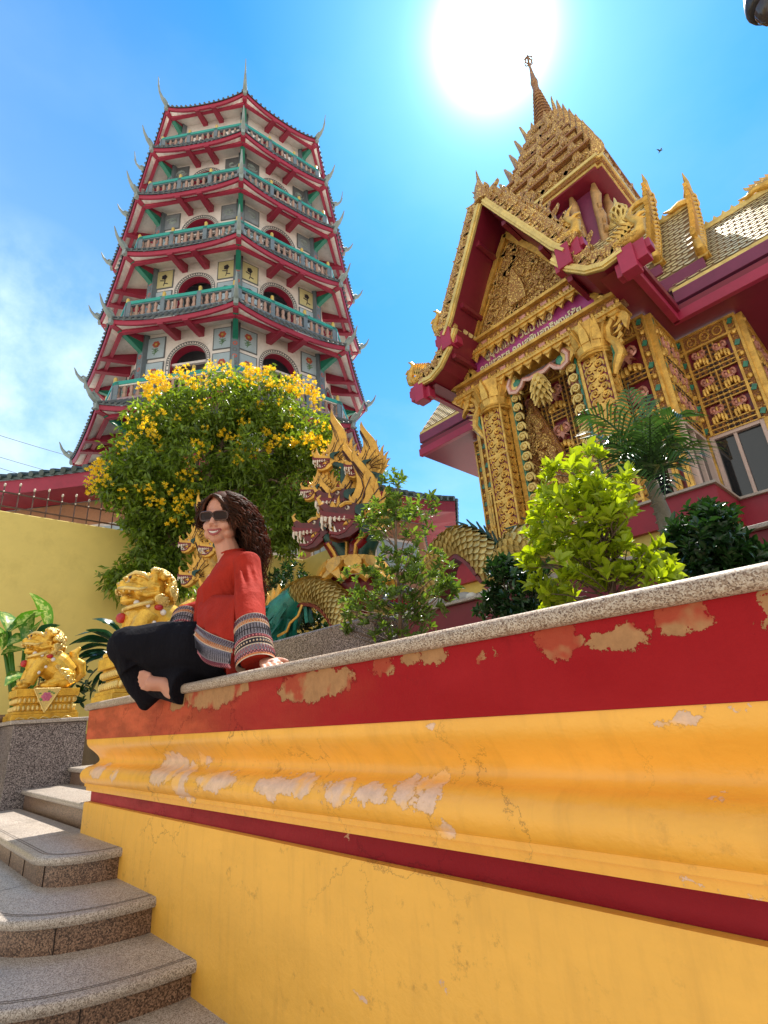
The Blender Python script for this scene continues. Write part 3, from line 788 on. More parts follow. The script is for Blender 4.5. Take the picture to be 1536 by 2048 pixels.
# porch roof slopes and their crimson undersides
def slope(prof, y0, y1, dz, mat, name, sx, th=.0):
    m = MB(); m.grid([[(TX + sx * a, y0, z + dz) for a, z in prof], [(TX + sx * a, y1, z + dz) for a, z in prof]])
    return m.obj(name, mat, tem)
for sx in (-1, 1):
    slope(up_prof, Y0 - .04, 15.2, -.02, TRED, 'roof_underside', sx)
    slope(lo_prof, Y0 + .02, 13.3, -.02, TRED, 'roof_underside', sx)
    for x, z in (up_prof[1], up_prof[3], lo_prof[1]):                      # purlins under the slope
        m = MB(); m.beam((TX + sx * (x + .02), Y0 + .1, z - .15), (TX + sx * (x + .02), 11.1, z - .15), .12, .14); m.obj('purlin', TRED, tem)
def scale_tiles(m, o, u, v, wid, hgt, s=.23):
    # fish-scale tiles laid in staggered rows on a slope
    o, u, v = V(o), V(u).normalized(), V(v).normalized(); n = u.cross(v).normalized()
    if n.z < 0: n = -n
    nr = int(hgt / (s * .62)); nc = int(wid / s)
    for r in range(nr):
        for c in range(nc):
            x = (c + (.5 if r % 2 else 0)) * s; y = hgt - r * s * .62
            if x + s > wid + .001: continue
            j = U(-.004, .006)
            P = lambda a, b, h: o + u * (x + (.06 + a * .88) * s) + v * (y + b * s * .62 * .86 / 1.08 - .02) + n * (h * .55 + j * .5)
            m.poly([P(.02, 0, .010), P(.02, -.62, .022), P(.22, -.92, .028), P(.5, -1.08, .031), P(.78, -.92, .028), P(.98, -.62, .022), P(.98, 0, .010)])
for sx in (-1, 1):
    m = MB()
    for (a, b) in zip(up_prof, up_prof[1:]):
        A = V((TX + sx * b[0], Y0 + .3, b[1] + .16)); v = V((sx * (a[0] - b[0]), 0, a[1] - b[1])); scale_tiles(m, A, (0, 1, 0), v, 4.9, v.length + .02)
    for (a, b) in zip(lo_prof, lo_prof[1:]):
        A = V((TX + sx * b[0], Y0 + .3, b[1] + .16)); v = V((sx * (a[0] - b[0]), 0, a[1] - b[1])); scale_tiles(m, A, (0, 1, 0), v, 3.0, v.length + .02)
    m.obj('porch_roof', TTILE, tem)
# eave-end blocks with a naga finial on each
def naga_finial(c, sx, s=1.0, dirv=(1, 0, 0)):
    m = MB(); c = V(c); d = V(dirv).normalized() * sx
    P = lambda a, z: c + d * (a * s) + V((0, 0, z * s))
    m.tube([P(-.45, .0), P(-.2, .06), P(.05, .02), P(.26, .10), P(.32, .32), P(.20, .52), P(.10, .70), P(.20, .88), P(.33, .98)], [q * s for q in (.13, .15, .16, .16, .14, .12, .09, .05, .015)], 8)
    m.tube([P(.22, .52), P(.38, .60), P(.50, .56)], [q * s for q in (.09, .07, .03)], 6)          # snout
    m.tube([P(.22, .46), P(.36, .46), P(.46, .40)], [q * s for q in (.06, .05, .02)], 6)           # lower jaw
    n = d.cross(V((0, 0, 1)))
    for i in range(6):
        q = P(-.3 + .1 * i, .12 + .055 * i); m.prism(flame(.34 * s, .16 * s, .3, 5), .07 * s, q, d, V((0, 0, 1)) - d * .5)
    for i in range(4): spiral(m, P(-.32 + .15 * i, .02) + n * .14 * s, .09 * s, d, (0, 0, 1), n, 1.4, .028 * s, 1, 0, 9, 5); spiral(m, P(-.32 + .15 * i, .02) - n * .14 * s, .09 * s, d, (0, 0, 1), -n, 1.4, .028 * s, 1, 0, 9, 5)
    return m.obj('naga_finial', GOLDM, tem, smooth=True, ang=50)
for sx in (-1, 1):
    for (dx, z, y, w) in ((1.82, 11.05, Y0, .46), (3.05, 9.98, Y0 + .05, .5)):
        m = MB(); m.box((TX + sx * dx, y + .05, z - .12), (.34, .34, .62)); m.box((TX + sx * (dx + .26), y + .12, z - .02), (.26, .3, .46)); m.box((TX + sx * (dx - .22), y + .14, z - .20), (.16, .26, .34))
        m.box((TX + sx * (dx + .42), y + .15, z + .06), (.12, .26, .22))
        bevel(m.obj('eave_end_block', TREDL, tem), .012)
        naga_finial((TX + sx * (dx + .14), y + .04, z + .36), sx, .85)
    naga_finial((TX + sx * 2.6, Y0 + 1.5, 10.95), sx, .8)
# chofa: the tall finial on each gable point
def chofa(c, h, s=1.0):
    m = MB(); c = V(c)
    m.tube([c + V((0, 0, -.25)), c + V((0, .0, h * .15)), c + V((0, -.05, h * .35)), c + V((0, -.02, h * .6)), c + V((0, -.06, h))], [.24 * s, .21 * s, .13 * s, .06 * s, .012], 8)
    for sx in (-1, 1):
        for i in range(3): m.prism(flame(.3 * s, .14 * s, .2 * sx, 5), .1, c + V((sx * .14 * s, 0, -.3 + i * .2 * s)), (sx, 0, 0), (sx * .25, 0, 1))
    return m.obj('gable_finial', GOLDF, tem, smooth=True, ang=50)
chofa((TX, Y0 + .02, 14.75), 1.0, 1.0); chofa((TX, Y0 + 1.5, 15.35), .8, .8)
# tympanum with its scrolls
m = MB(); m.mi = 0
m.prism([(-1.75, 11.15), (1.75, 11.15), (1.1, 12.2), (.45, 13.35), (0, 14.0), (-.45, 13.35), (-1.1, 12.2)], .2, (TX, YC + .16, 0))
m.mi = 1
fr = [(-1.72, 11.2), (0, 13.95), (1.72, 11.2)]
for a, b in zip(fr, fr[1:]): m.beam((TX + a[0], YC + .0, a[1]), (TX + b[0], YC + .0, b[1]), .16, .20, up=(0, 1, 0)); m.beam((TX + a[0] * .86, YC - .0, a[1] + .09), (TX + b[0] * .86, YC - .0, b[1] - .27 if b[0] == 0 else b[1] + .09), .05, .05, up=(0, 1, 0))
m.mi = 0
r2 = random.Random(3)
for i in range(150):
    z = 11.3 + 2.2 * r2.random() ** 1.5; hw = 1.42 * (1 - (z - 11.2) / 2.75)
    x = r2.uniform(-hw, hw)
    sgn = 1 if x > 0 else -1; r_ = r2.uniform(.07, .15)
    a = r2.uniform(.5, 1.3); u = V((cos(a) * sgn, 0, sin(a))); w = V((-sin(a) * sgn, 0, cos(a)))
    spiral(m, V((TX + x, YC + .04, z)), r_, u, w, (0, -1, 0), 1.5, .030, 1, .16, 10, 5)
for i in range(60):
    z = 11.3 + 2.3 * r2.random() ** 1.5; hw = 1.4 * (1 - (z - 11.2) / 2.75); x = r2.uniform(-hw, hw); t = r2.uniform(-.5, .5) + (-.4 if x > 0 else .4)
    m.prism(flame(r2.uniform(.2, .36), .12, .35 * (1 if x > 0 else -1), 5), .10, (TX + x, YC + .02, z - .1), (cos(t), 0, -sin(t)), (sin(t), 0, cos(t)))
m.prism(flame(1.2, .5, .0, 8), .2, (TX, YC, 11.5))
m.obj('tympanum', [GOLDF, GOLDM], tem)
# entablatures: lower beam wide, upper beam narrow, each with mouldings and a scalloped fringe
def entab(x0, x1, z, name, y=YC, fringe=True, h=.34):
    m = MB(); m.mi = 0
    cx = (x0 + x1) / 2; w = x1 - x0
    m.box((cx, y + .16, z + h * .5), (w, .44, h)); m.mi = 1
    m.box((cx, y + .12, z + h + .05), (w + .16, .62, .09)); m.box((cx, y + .13, z + h * .18), (w + .1, .54, .13)); m.box((cx, y + .12, z + .00), (w + .2, .60, .06))
    m.mi = 0
    n = int(w / .30)
    for i in range(n):
        c = V((x0 + (i + .5) * w / n, y - .07, z + h * .60)); m.mi = 2 if i % 2 else 0; m.box(c, (.17, .05, h * .30)); m.mi = 1
        m.ell(c + V((w / n / 2, 0, 0)), (.05, .04, .06), 6, 5)
    n = int(w / .085)
    for i in range(n): m.ell((x0 + (i + .5) * w / n, y - .155, z + h * .18), (.036, .03, .05), 5, 4)
    if fringe:
        n = int(w / .27)
        for i in range(n):
            c = x0 + (i + .5) * w / n
            m.prism([(-.13, .0), (-.12, -.08), (-.06, -.15), (0, -.27), (.06, -.15), (.12, -.08), (.13, .0)], .07, (c, y - .10, z - .02))
            m.tube([(c - .13, y - .12, z - .05), (c - .09, y - .14, z - .12), (c, y - .15, z - .16), (c + .09, y - .14, z - .12), (c + .13, y - .12, z - .05)], .022, 5)
    return m.obj(name, [GOLD, GOLDM, PINK], tem)
entab(-7.9, -3.05, 9.58, 'entablature'); entab(-7.15, -3.62, 10.72, 'upper_entablature')
m = MB(); m.box((-5.4, YC + .26, 10.3), (4.9, .3, .9)); m.mi = 1
m.prism([(-1.75, -.36), (1.75, -.36), (1.95, 0), (1.7, .32), (-1.7, .32), (-1.95, 0)], .05, (-5.45, YC + .085, 10.36))
m.mi = 2
for sx in (-1, 1):                                                      # little gilded guardians and leaves at the plate's ends
    for i in range(7):
        m.prism(flame(.5 - .04 * i, .24, .3 * sx, 6), .14, (-5.42 + sx * (1.95 + .1 * i), YC + .0, 10.0 + .02 * i), (sx, 0, 0), (sx * .25 * (i % 3 - 1), 0, 1))
    for i in range(8): spiral(m, (-5.42 + sx * U(1.95, 2.45), YC - .06, U(10.06, 10.55)), .10, (sx, 0, 0), (0, 0, 1), (0, -1, 0), 1.5, .03, 1, 0, 9, 5)
for i in range(22):
    spiral(m, (-7.2 + i * .165, YC + .05, 10.07), .075, (1 if i % 2 else -1, 0, 0), (0, 0, 1), (0, -1, 0), 1.4, .022, 1, 0, 8, 4)
npl = m.obj('name_plate', [GOLD, mottled('plate_magenta', (.36, .05, .20), .15, 2, .35), GOLDM], tem)
LET = mottled('letter_gilt', (.78, .68, .42), .06, 6, .35, .3, .05)
for txt, x, z, sz, wid in (('ผู้อุปถัมป์  วัดนาเสอ', -5.72, 10.44, .33, 2.15), ('คุณเซลซยุ คุณสุพินสุทธิพงษ์ชัย', -5.45, 10.12, .31, 3.1)):
    cu = bpy.data.curves.new('lettering', 'FONT'); cu.body = txt; cu.size = sz; cu.extrude = .025; cu.offset = .006; cu.align_x = 'CENTER'
    cu.materials.append(LET)
    to = link('lettering', cu, npl); to.location = (x, YC + .04, z); to.rotation_euler = (pi / 2, 0, 0)
    bpy.context.view_layer.update()
    f = wid / to.dimensions.x if to.dimensions.x > .1 else 1
    me = bpy.data.meshes.new_from_object(to.evaluated_get(bpy.context.evaluated_depsgraph_get())); mw = to.matrix_world.copy(); bpy.data.objects.remove(to)
    for v in me.vertices: v.co = mw @ V((v.co.x * f, v.co.y, v.co.z))
    link('lettering', me, npl)
# columns with lattice shafts and lotus capitals
def lattice(m, o, u, n, w, h, step=.205):
    o, u, n = V(o), V(u), V(n); k = int(h / step)
    for i in range(k):
        z = (i + .5) * h / k
        for sx in (-1, 1):
            c = o + u * (sx * w * .24) + V((0, 0, z + (.06 if sx > 0 else -.04)))
            spiral(m, c, w * .21, u, (0, 0, 1), n, 1.5, .034, sx, .10, 10, 5)
        m.prism(flame(step * 1.1, .15, .2 * (1 if i % 2 else -1), 5), .05, o + V((0, 0, z - step * .4)) + n * .015, u)
def column(x):
    zb, zt = 4.9, 9.5
    m = MB(); m.mi = 0; m.box((x, YC + .12, (zb + 8.75) / 2), (.56, .5, 8.75 - zb)); m.mi = 1
    for sx in (-1, 1):
        m.box((x + sx * .30, YC - .13, (zb + 8.75) / 2), (.055, .055, 8.75 - zb)); m.box((x + sx * .30, YC + .37, (zb + 8.75) / 2), (.055, .055, 8.75 - zb))
    m.mi = 2
    lattice(m, (x, YC - .135, zb), (1, 0, 0), (0, -1, 0), .5, 8.7 - zb)
    lattice(m, (x + .285, YC + .12, zb), (0, 1, 0), (1, 0, 0), .45, 8.7 - zb)
    m.mi = 1
    for z in (5.0, 6.1, 7.35): m.box((x, YC + .12, z), (.64, .58, .06))
    co = m.obj('column', [TFLD, GOLDM, GOLDM], tem)
    c = MB()
    c.lathe([(.30, 8.68), (.40, 8.72), (.40, 8.80), (.33, 8.84), (.30, 8.9), (.36, 9.2), (.46, 9.56)], (x, YC + .12, 0), 12)
    for ring, (r0, z0, h, n) in enumerate(((.33, 8.82, .72, 12), (.40, 9.02, .55, 10))):
        for i in range(n):
            a = 2 * pi * (i + .5 * ring) / n; d = V((cos(a), sin(a), 0)); t = V((-d.y, d.x, 0))
            c.prism(flame(h, .2, .0, 5), .07, V((x, YC + .12, z0)) + d * r0, t, V((0, 0, 1)) + d * .22)
    for z in (8.70, 8.78): c.tube([V((x + .41 * cos(i * pi / 8), YC + .12 + .41 * sin(i * pi / 8), z)) for i in range(17)], .03, 5)
    c.obj('capital', GOLDM, co, smooth=True, ang=40)
    # naga bracket on the outer side, scroll-bead pilaster on the inner side
    sx = -1 if x < TX else 1
    b = MB(); P = lambda a, z: V((x + sx * (.36 + a), YC - .02, z))
    b.mi = 0; b.tube([P(.0, 8.05), P(.10, 8.25), P(.24, 8.5), P(.20, 8.8), P(.08, 9.0), P(.10, 9.25), P(.28, 9.45), P(.46, 9.55)], [.05, .10, .12, .11, .09, .10, .09, .04], 7)
    for i in range(6): b.prism(flame(.26, .12, .3 * sx, 5), .08, P(.12 + .03 * i, 8.3 + .18 * i), (sx, 0, 0), (sx * .8, 0, .7))
    b.mi = 1; b.tube([P(-.03, 8.1), P(.05, 8.3), P(.13, 8.52), P(.1, 8.78)], [.03, .05, .06, .03], 6)
    b.mi = 0; b.prism(flame(.5, .2, .2 * sx, 6), .12, P(.42, 9.48), (sx, 0, 0), (sx * .3, 0, -1))
    b.obj('naga_bracket', [GOLDM, TGRN], tem, smooth=True, ang=50)
    p = MB(); xi = x - sx * .42
    p.mi = 0; p.box((xi, YC + .3, (zb + 9.5) / 2), (.14, .2, 9.5 - zb)); p.mi = 1; p.box((xi - sx * .10, YC + .26, (zb + 9.5) / 2), (.06, .16, 9.5 - zb)); p.mi = 2
    n = 15
    for i in range(n):
        z = zb + .2 + i * .29
        spiral(p, (xi - sx * .22, YC + .16, z), .13, (-sx, 0, 0), (0, 0, 1), (0, -1, 0), 1.6, .036, 1, .12, 11, 6); p.ell((xi - sx * .22, YC + .14, z), .05, 7, 5)
    p.prism(flame(.62, .3, .2, 6), .12, (xi - sx * .24, YC + .1, 9.45), (sx, 0, 0), (-sx * .25, 0, -1))
    p.obj('scroll_pilaster', [GOLDM, TGRN, GOLDP], tem, smooth=True, ang=50)
column(-6.80); column(-3.88)
# cusped bracket and pendant hanging from the beam
m = MB(); m.mi = 0
cx, cy, cz = -5.36, YC + .05, 9.22
for sx in (-1, 1):
    pts = [(cx, cy, cz - .08), (cx + sx * .22, cy, cz - .10), (cx + sx * .40, cy, cz - .02), (cx + sx * .50, cy, cz - .16), (cx + sx * .66, cy, cz - .26), (cx + sx * .84, cy, cz - .18), (cx + sx * .88, cy, cz + .04), (cx + sx * .78, cy, cz + .2)]
    m.mi = 0; m.tube(pts, .075, 8); m.mi = 1; m.tube([V(q) + V((0, -.06, -.05)) for q in pts], .04, 6); m.mi = 2; m.ell((cx + sx * .66, cy + .03, cz - .02), (.15, .05, .15), 10, 7); m.mi = 3
    m.prism(flame(.5, .2, .3 * sx, 6), .1, (cx + sx * 1.0, cy, cz + .25), (sx, 0, 0), (0, 0, -1))
m.obj('cusped_bracket', [PINK, mottled('pale_pink_edge', (.7, .45, .40), .06, 5, .4), TGRN, GOLDM], tem, smooth=True, ang=50)
m = MB()
for r in range(6):
    z = cz - .12 - r * .12; n = 8; rad = .10 + .07 * sin(r / 5 * pi)
    for i in range(n):
        a = 2 * pi * (i + .5 * (r % 2)) / n; d = V((cos(a), sin(a), 0)); m.prism(flame(.24, .12, 0, 4), .04, V((cx, cy, z)) + d * rad, V((-d.y, d.x, 0)), V((0, 0, -1)) + d * .45)
m.lathe([(.01, cz - 1.02), (.06, cz - .86), (.11, cz - .6), (.11, cz - .3), (.05, cz - .05)], (cx, cy, 0), 8)
m.obj('pendant', GOLDP, tem)
# panelled walls: a grid of gilded ribs, crimson fields and butterfly motifs
def carved_wall(name, o, u, n, wid, z0, z1, nc, pitch=.93, frieze=.48, edge=.26):
    m = MB(); o, u, n = V(o), V(u).normalized(), V(n); o = o + n * (.012 if abs(n.x) > .5 else 0); P = lambda x, z, q=0.0: o + u * x + n * q + V((0, 0, z)); ang = atan2(u.y, u.x)
    m.mi = 0; m.poly([P(0, z0), P(wid, z0), P(wid, z1), P(0, z1)])
    m.mi = 2
    for i in (0, 1):                                                   # edge posts
        xx = edge / 2 if i == 0 else wid - edge / 2
        m.mi = 1; m.box(P(xx, (z0 + z1) / 2, .03), (edge, .10, z1 - z0), ang); m.mi = 2
        for e in (-1, 1): m.box(P(xx + e * (edge / 2 - .025), (z0 + z1) / 2, .05), (.056, .14, z1 - z0 - .006), ang)
        k = int((z1 - z0) / .3)
        for j in range(k):
            z = z0 + (j + .5) * (z1 - z0) / k
            if j % 2: m.mi = 2; m.ell(P(xx, z, .085), (.075, .075, .075), 7, 5)
            else: m.mi = 3; m.prism([(-.075, -.04), (.02, -.08), (.075, .05), (-.02, .09)], .03, P(xx, z, .095), u)
    m.mi = 1; m.box(P(wid / 2, z1 - frieze / 2, .034), (wid - .008, .10, frieze), ang); m.mi = 2
    for zz in (z1 - .03, z1 - frieze + .02): m.box(P(wid / 2, zz, .06), (wid + .012, .14, .06), ang)
    k = max(2, int(wid / .26))
    for j in range(k): m.tube([P((j + .5) * wid / k + .1 * cos(q * pi / 5), z1 - frieze / 2 + .12 * sin(q * pi / 5), .09) for q in range(11)], .02, 5)
    zz = z1 - frieze; iw = wid - 2 * edge; cw = iw / nc
    nr = max(1, int(round((zz - z0) / pitch))); ph = (zz - z0) / nr
    rb = .27
    for c in range(nc + 1):
        x = edge + c * cw
        if 0 < c < nc:
            m.mi = 1; m.box(P(x, (z0 + zz) / 2, .03), (rb, .09, zz - z0), ang); m.mi = 2
            for e in (-1, 0, 1): m.box(P(x + e * rb * .45, (z0 + zz) / 2, .045), (.025, .11, zz - z0), ang)
            k = int((zz - z0) / .13); m.mi = 4
            for j in range(k):
                for e in (-1, 1): m.box(P(x + e * rb * .23, z0 + (j + .5) * (zz - z0) / k, .085), (.04, .04, .06), ang + .7 * e)
    for r in range(nr):
        zb = z0 + r * ph
        m.mi = 1; m.box(P(wid / 2, zb + .13, .028), (wid - edge, .09, rb), ang); m.mi = 2
        for e in (-1, 0, 1): m.box(P(wid / 2, zb + .13 + e * rb * .45, .043), (wid - edge, .11, .025), ang)
        m.mi = 4; k = int((wid - edge) / .13)
        for j in range(k):
            for e in (-1, 1): m.box(P(edge / 2 + (j + .5) * (wid - edge) / k, zb + .13 + e * rb * .23, .083), (.06, .04, .04), ang)
        for c in range(nc):
            cx_ = edge + (c + .5) * cw; cz_ = zb + .27 + (ph - .27) * .56; s = min(cw - rb * .55, ph - .27) * .60
            m.mi = 5
            for e in (-1, 1):                                          # wings
                m.tube([P(cx_ + e * s * (.38 + .32 * cos(q * pi / 5)), cz_ + s * (.22 + .42 * sin(q * pi / 5)), .09 + .03 * sin(q)) for q in range(11)], s * .13, 5)
                m.ell(P(cx_ + e * s * .36, cz_ + s * .2, .07), (s * .26, s * .26, s * .3), 8, 6)
                m.prism([(0, .1 * s), (e * .12 * s, -.1 * s), (e * .62 * s, -.55 * s), (e * .2 * s, -.3 * s), (0, -.75 * s)], .16, P(cx_, cz_ - .05 * s, .06), u)
            m.mi = 2
            m.ell(P(cx_, cz_ + s * .3, .1), (s * .14, s * .14, s * .4), 7, 6)
            for q in range(5):                                        # cloud scrolls at the foot of the field
                e = q - 2; m.ell(P(cx_ + e * s * .34, zb + .33 + .05 * (2 - abs(e)), .07), (s * .24, .1, .11 + .02 * (q % 2)), 7, 5)
            spiral(m, P(cx_ - s * .5, zb + .36, .12), .08, u, (0, 0, 1), n, 1.4, .026, 1, 0, 8, 5); spiral(m, P(cx_ + s * .5, zb + .36, .12), .08, u, (0, 0, 1), n, 1.4, .026, -1, 0, 8, 5)
    return m.obj(name, [TFLD, GOLD, GOLDM, TGRN, CAVE, PINK], tem, smooth=True, ang=35)
GLASS = NT('dark_window_glass'); GLASS.fin((.018, .022, .026), .03, 0.0, .8); GLASS = GLASS.m
WFR = mottled('pinkish_white_frame', (.62, .46, .40), .05, 3, .45)
def sash(o, u, n, wid, z0, z1, mull=()):
    o, u, n = V(o), V(u).normalized(), V(n); ang = atan2(u.y, u.x); P = lambda x, z, q=0.0: o + u * x + n * q + V((0, 0, z))
    m = MB(); t = .09
    for x in (t / 2, wid - t / 2): m.box(P(x, (z0 + z1) / 2, .03), (t, .14, z1 - z0), ang)
    for z in (z0 + t / 2, z1 - t / 2): m.box(P(wid / 2, z, .032), (wid - 2 * t, .132, t), ang)
    for x in mull: m.box(P(x * wid, (z0 + z1) / 2, .02), (.07, .1, z1 - z0 - 2 * t), ang)
    w = m.obj('window', WFR, tem); bevel(w, .008)
    g = MB(); g.box(P(wid / 2, (z0 + z1) / 2, -.02), (wid - 2 * t + .02, .012, z1 - z0 - 2 * t + .02), ang); g.obj('pane', GLASS, w)
ZP = 4.78
XR, XL = -2.86, 2 * TX + 2.86
# front wall behind the columns, returns, and the set-back wing walls
carved_wall('carved_wall', (XL, 12, 0), (1, 0, 0), (0, -1, 0), XR - XL, 7.0, 9.80, 7)
for sx in (-1, 1):
    x0 = TX + sx * 2.56
    o = (XR - .34, 12, 0) if sx > 0 else (XL, 12, 0)
    carved_wall('carved_pier', o, (1, 0, 0), (0, -1, 0), .34, ZP, 7.0, 1, 5, .1, .12)
    sash((XR - .34 - .86, 12.05, 0) if sx > 0 else (XL + .34, 12.05, 0), (1, 0, 0), (0, -1, 0), .86, ZP, 7.0)
carved_wall('carved_wall', (TX - 1.42, 12.0, 0), (1, 0, 0), (0, -1, 0), 2.82, ZP, 7.0, 3)
carved_wall('carved_wall', (XR, 12, 0), (0, 1, 0), (1, 0, 0), 1.83, 6.95, 9.80, 2)
sash((XR, 12.12, 0), (0, 1, 0), (1, 0, 0), 1.6, ZP, 6.95, (.5,))
carved_wall('carved_wall', (XL, 13.83, 0), (0, -1, 0), (-1, 0, 0), 1.83, ZP, 9.80, 2)
carved_wall('carved_wall', (XR, 13.83, 0), (1, 0, 0), (0, -1, 0), 1.47, 6.95, 9.82, 2)
for x, w in ((.07, .14), (1.38, .18)): m = MB(); m.box((XR + x, 13.80, 5.87), (w, .1, 2.18)); m.obj('door_jamb', GOLDM, tem)
sash((XR + .15, 13.86, 0), (1, 0, 0), (0, -1, 0), 1.14, ZP, 6.95, (.46,))
carved_wall('carved_wall', (XR + 1.47, 13.83, 0), (0, 1, 0), (1, 0, 0), 3.6, ZP, 9.82, 4)
carved_wall('carved_wall', (XL - 1.47, 13.83, 0), (1, 0, 0), (0, -1, 0), 1.47, ZP, 9.82, 2)
m = MB(); m.box((3.0, 17.6, 7.3), (9, .2, 5.2)); m.obj('rear_wall', TPUR, tem)
# gilded flame-arch over the doorway between the columns
m = MB(); m.mi = 0; m.prism(flame(4.0, 1.7, 0, 9), .16, (TX - .6, 11.72, ZP + .2)); m.mi = 1
for i in range(90):
    t = r2.random() ** 1.3; z = ZP + .3 + t * 3.3; hw = .72 * (1 - t) ** .8; x = r2.uniform(-hw, hw)
    if i % 2: m.prism(flame(.34, .16, .3 * (1 if x > 0 else -1), 5), .1, (TX - .6 + x, 11.62, z), (1, 0, 0), (x * .6, -.2, 1))
    else: spiral(m, (TX - .6 + x, 11.62, z), .12, (1 if x > 0 else -1, 0, 0), (0, 0, 1), (0, -1, 0), 1.5, .034, 1, .1, 10, 5)
m.obj('door_pediment', [GOLD, GOLDF], tem)
# soffits and layered eave boards
def flat(x0, x1, y0, y1, z, mat, name):
    m = MB(); m.poly([(x0, y0, z), (x1, y0, z), (x1, y1, z), (x0, y1, z)]); return m.obj(name, mat, tem)
XE1, XE0 = -2.44, 2 * TX + 2.44
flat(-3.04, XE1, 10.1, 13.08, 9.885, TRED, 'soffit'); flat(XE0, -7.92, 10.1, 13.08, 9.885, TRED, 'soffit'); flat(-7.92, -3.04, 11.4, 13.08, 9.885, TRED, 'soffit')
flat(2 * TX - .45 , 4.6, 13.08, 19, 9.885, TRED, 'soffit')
def board(a, b, w, z0, z1, mat, name='eave_board'):
    m = MB(); a, b = V(a), V(b); m.beam(V((a.x, a.y, (z0 + z1) / 2)), V((b.x, b.y, (z0 + z1) / 2)), w, z1 - z0); return bevel(m.obj(name, mat, tem), .01)
for sx in (-1, 1):
    xe = TX + sx * 2.98; xo = 4.6 if sx > 0 else -11.3
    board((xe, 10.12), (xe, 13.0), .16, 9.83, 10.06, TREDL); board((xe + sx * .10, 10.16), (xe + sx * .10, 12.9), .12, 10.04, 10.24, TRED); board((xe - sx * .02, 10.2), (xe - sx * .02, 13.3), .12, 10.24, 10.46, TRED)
    board((xe - sx * .08, 13.0), (xo, 13.0), .16, 9.83, 10.10, TREDL); board((xe + sx * .1, 13.06), (xo, 13.06), .12, 10.09, 10.30, TRED)
    board((xe + sx * .1, 13.10), (xo, 13.10), .16, 10.40, 10.74, TPUR); board((xe + sx * .1, 13.16), (xo, 13.16), .2, 10.74, 10.86, GOLDP, 'eave_board')
    board((TX + sx * 2.6, 13.36), (TX + sx * 3.9, 13.36), .2, 11.02, 11.42, TPUR); board((TX + sx * 1.9, 13.5), (TX + sx * 2.95, 13.5), .2, 11.75, 12.05, TPUR)
    # three telescoping wing roofs
    for (xa, xb, ye, ze, yr, zr) in ((TX + sx * 3.0, xo, 13.1, 10.86, 15.4, 13.86), (TX + sx * 1.8, TX + sx * 3.88, 13.32, 11.45, 15.4, 15.0), (TX + sx * .6, TX + sx * 2.88, 13.5, 12.1, 15.4, 16.05)):
        m = MB(); x0, x1 = min(xa, xb), max(xa, xb)
        v = V((0, yr - ye, zr - ze)); m.mi = 1; m.poly([(x0, ye, ze), (x1, ye, ze), (x1, yr, zr), (x0, yr, zr)]); m.poly([(x0, 2 * yr - ye, ze), (x1, 2 * yr - ye, ze), (x1, yr, zr), (x0, yr, zr)])
        m.mi = 0; scale_tiles(m, (x0, ye, ze + .02), (1, 0, 0), v, x1 - x0, v.length, .30)
        m.obj('wing_roof', [TTILE, mottled('roof_bed', (.30, .18, .075), .1, 3, .9)], tem)
        m = MB(); m.beam((x0, yr, zr + .03), (x1, yr, zr + .03), .16, .16)
        k = int((x1 - x0) / .22)
        for i in range(k): m.prism([(-.08, 0), (.08, 0), (0, .16)], .08, (x0 + (i + .5) * (x1 - x0) / k, yr, zr + .1))
        m.obj('ridge_cresting', GOLDP, tem)
    for (x, ye, ze, zr, ht) in ((TX + sx * 3.92, 13.25, 11.42, 15.05, .9), (TX + sx * 2.92, 13.42, 12.1, 16.1, .85)):
        m = MB(); pr = []
        for i in range(7):
            t = i / 6; pr.append((lerp(ye, 15.4, t), lerp(ze, zr, t) - .32 * sin(t * pi)))
        m.mi = 0; m.prism(pr + [(a + .1, b + .30) for a, b in pr][::-1], .22, (x, 0, 0), (0, 1, 0)); m.mi = 1
        for i in range(16):
            t = (i + .5) / 16; a = lerp(ye, 15.4, t); b = lerp(ze, zr, t) - .32 * sin(t * pi)
            m.prism(flame(.5, .22, .3, 5), .12, (x, a, b + .16), (0, 1, 0), (0, -.6, .8))
            spiral(m, (x + .1, a + .02, b + .22), .09, (0, 1, 0), (0, 0, 1), (1, 0, 0), 1.3, .03, 1, 0, 8, 4); spiral(m, (x - .1, a - .0, b + .18), .09, (0, 1, 0), (0, 0, 1), (-1, 0, 0), 1.3, .03, 1, 0, 8, 4)
            m.ell((x, a - .12, b + .2), (.13, .1, .09), 6, 4)
        m.obj('wing_barge', [GOLDP, GOLDM], tem)
        m = MB(); m.prism([(13.6, ze - .1), (15.4, zr - .25), (15.4, ze - .1)], .1, (x - sx * .25, 0, 0), (0, 1, 0)); m.obj('wing_gable', TRED, tem)
        m = MB(); m.tube([(x, 15.4, zr - .2), (x - sx * .05, 15.36, zr + .3), (x + sx * .02, 15.32, zr + .7), (x, 15.32, zr + ht + .25)], [.15, .14, .07, .012], 7)
        m.tube([(x, 15.32, zr + .02), (x - sx * .35, 15.28, zr + .10), (x - sx * .6, 15.24, zr + .02), (x - sx * .8, 15.24, zr + .12)], [.12, .11, .07, .02], 6); m.obj('gable_finial', GOLDM, tem, smooth=True, ang=50)
        naga_finial((x, ye + .1, ze + .15), -1, .75, (0, 1, 0))
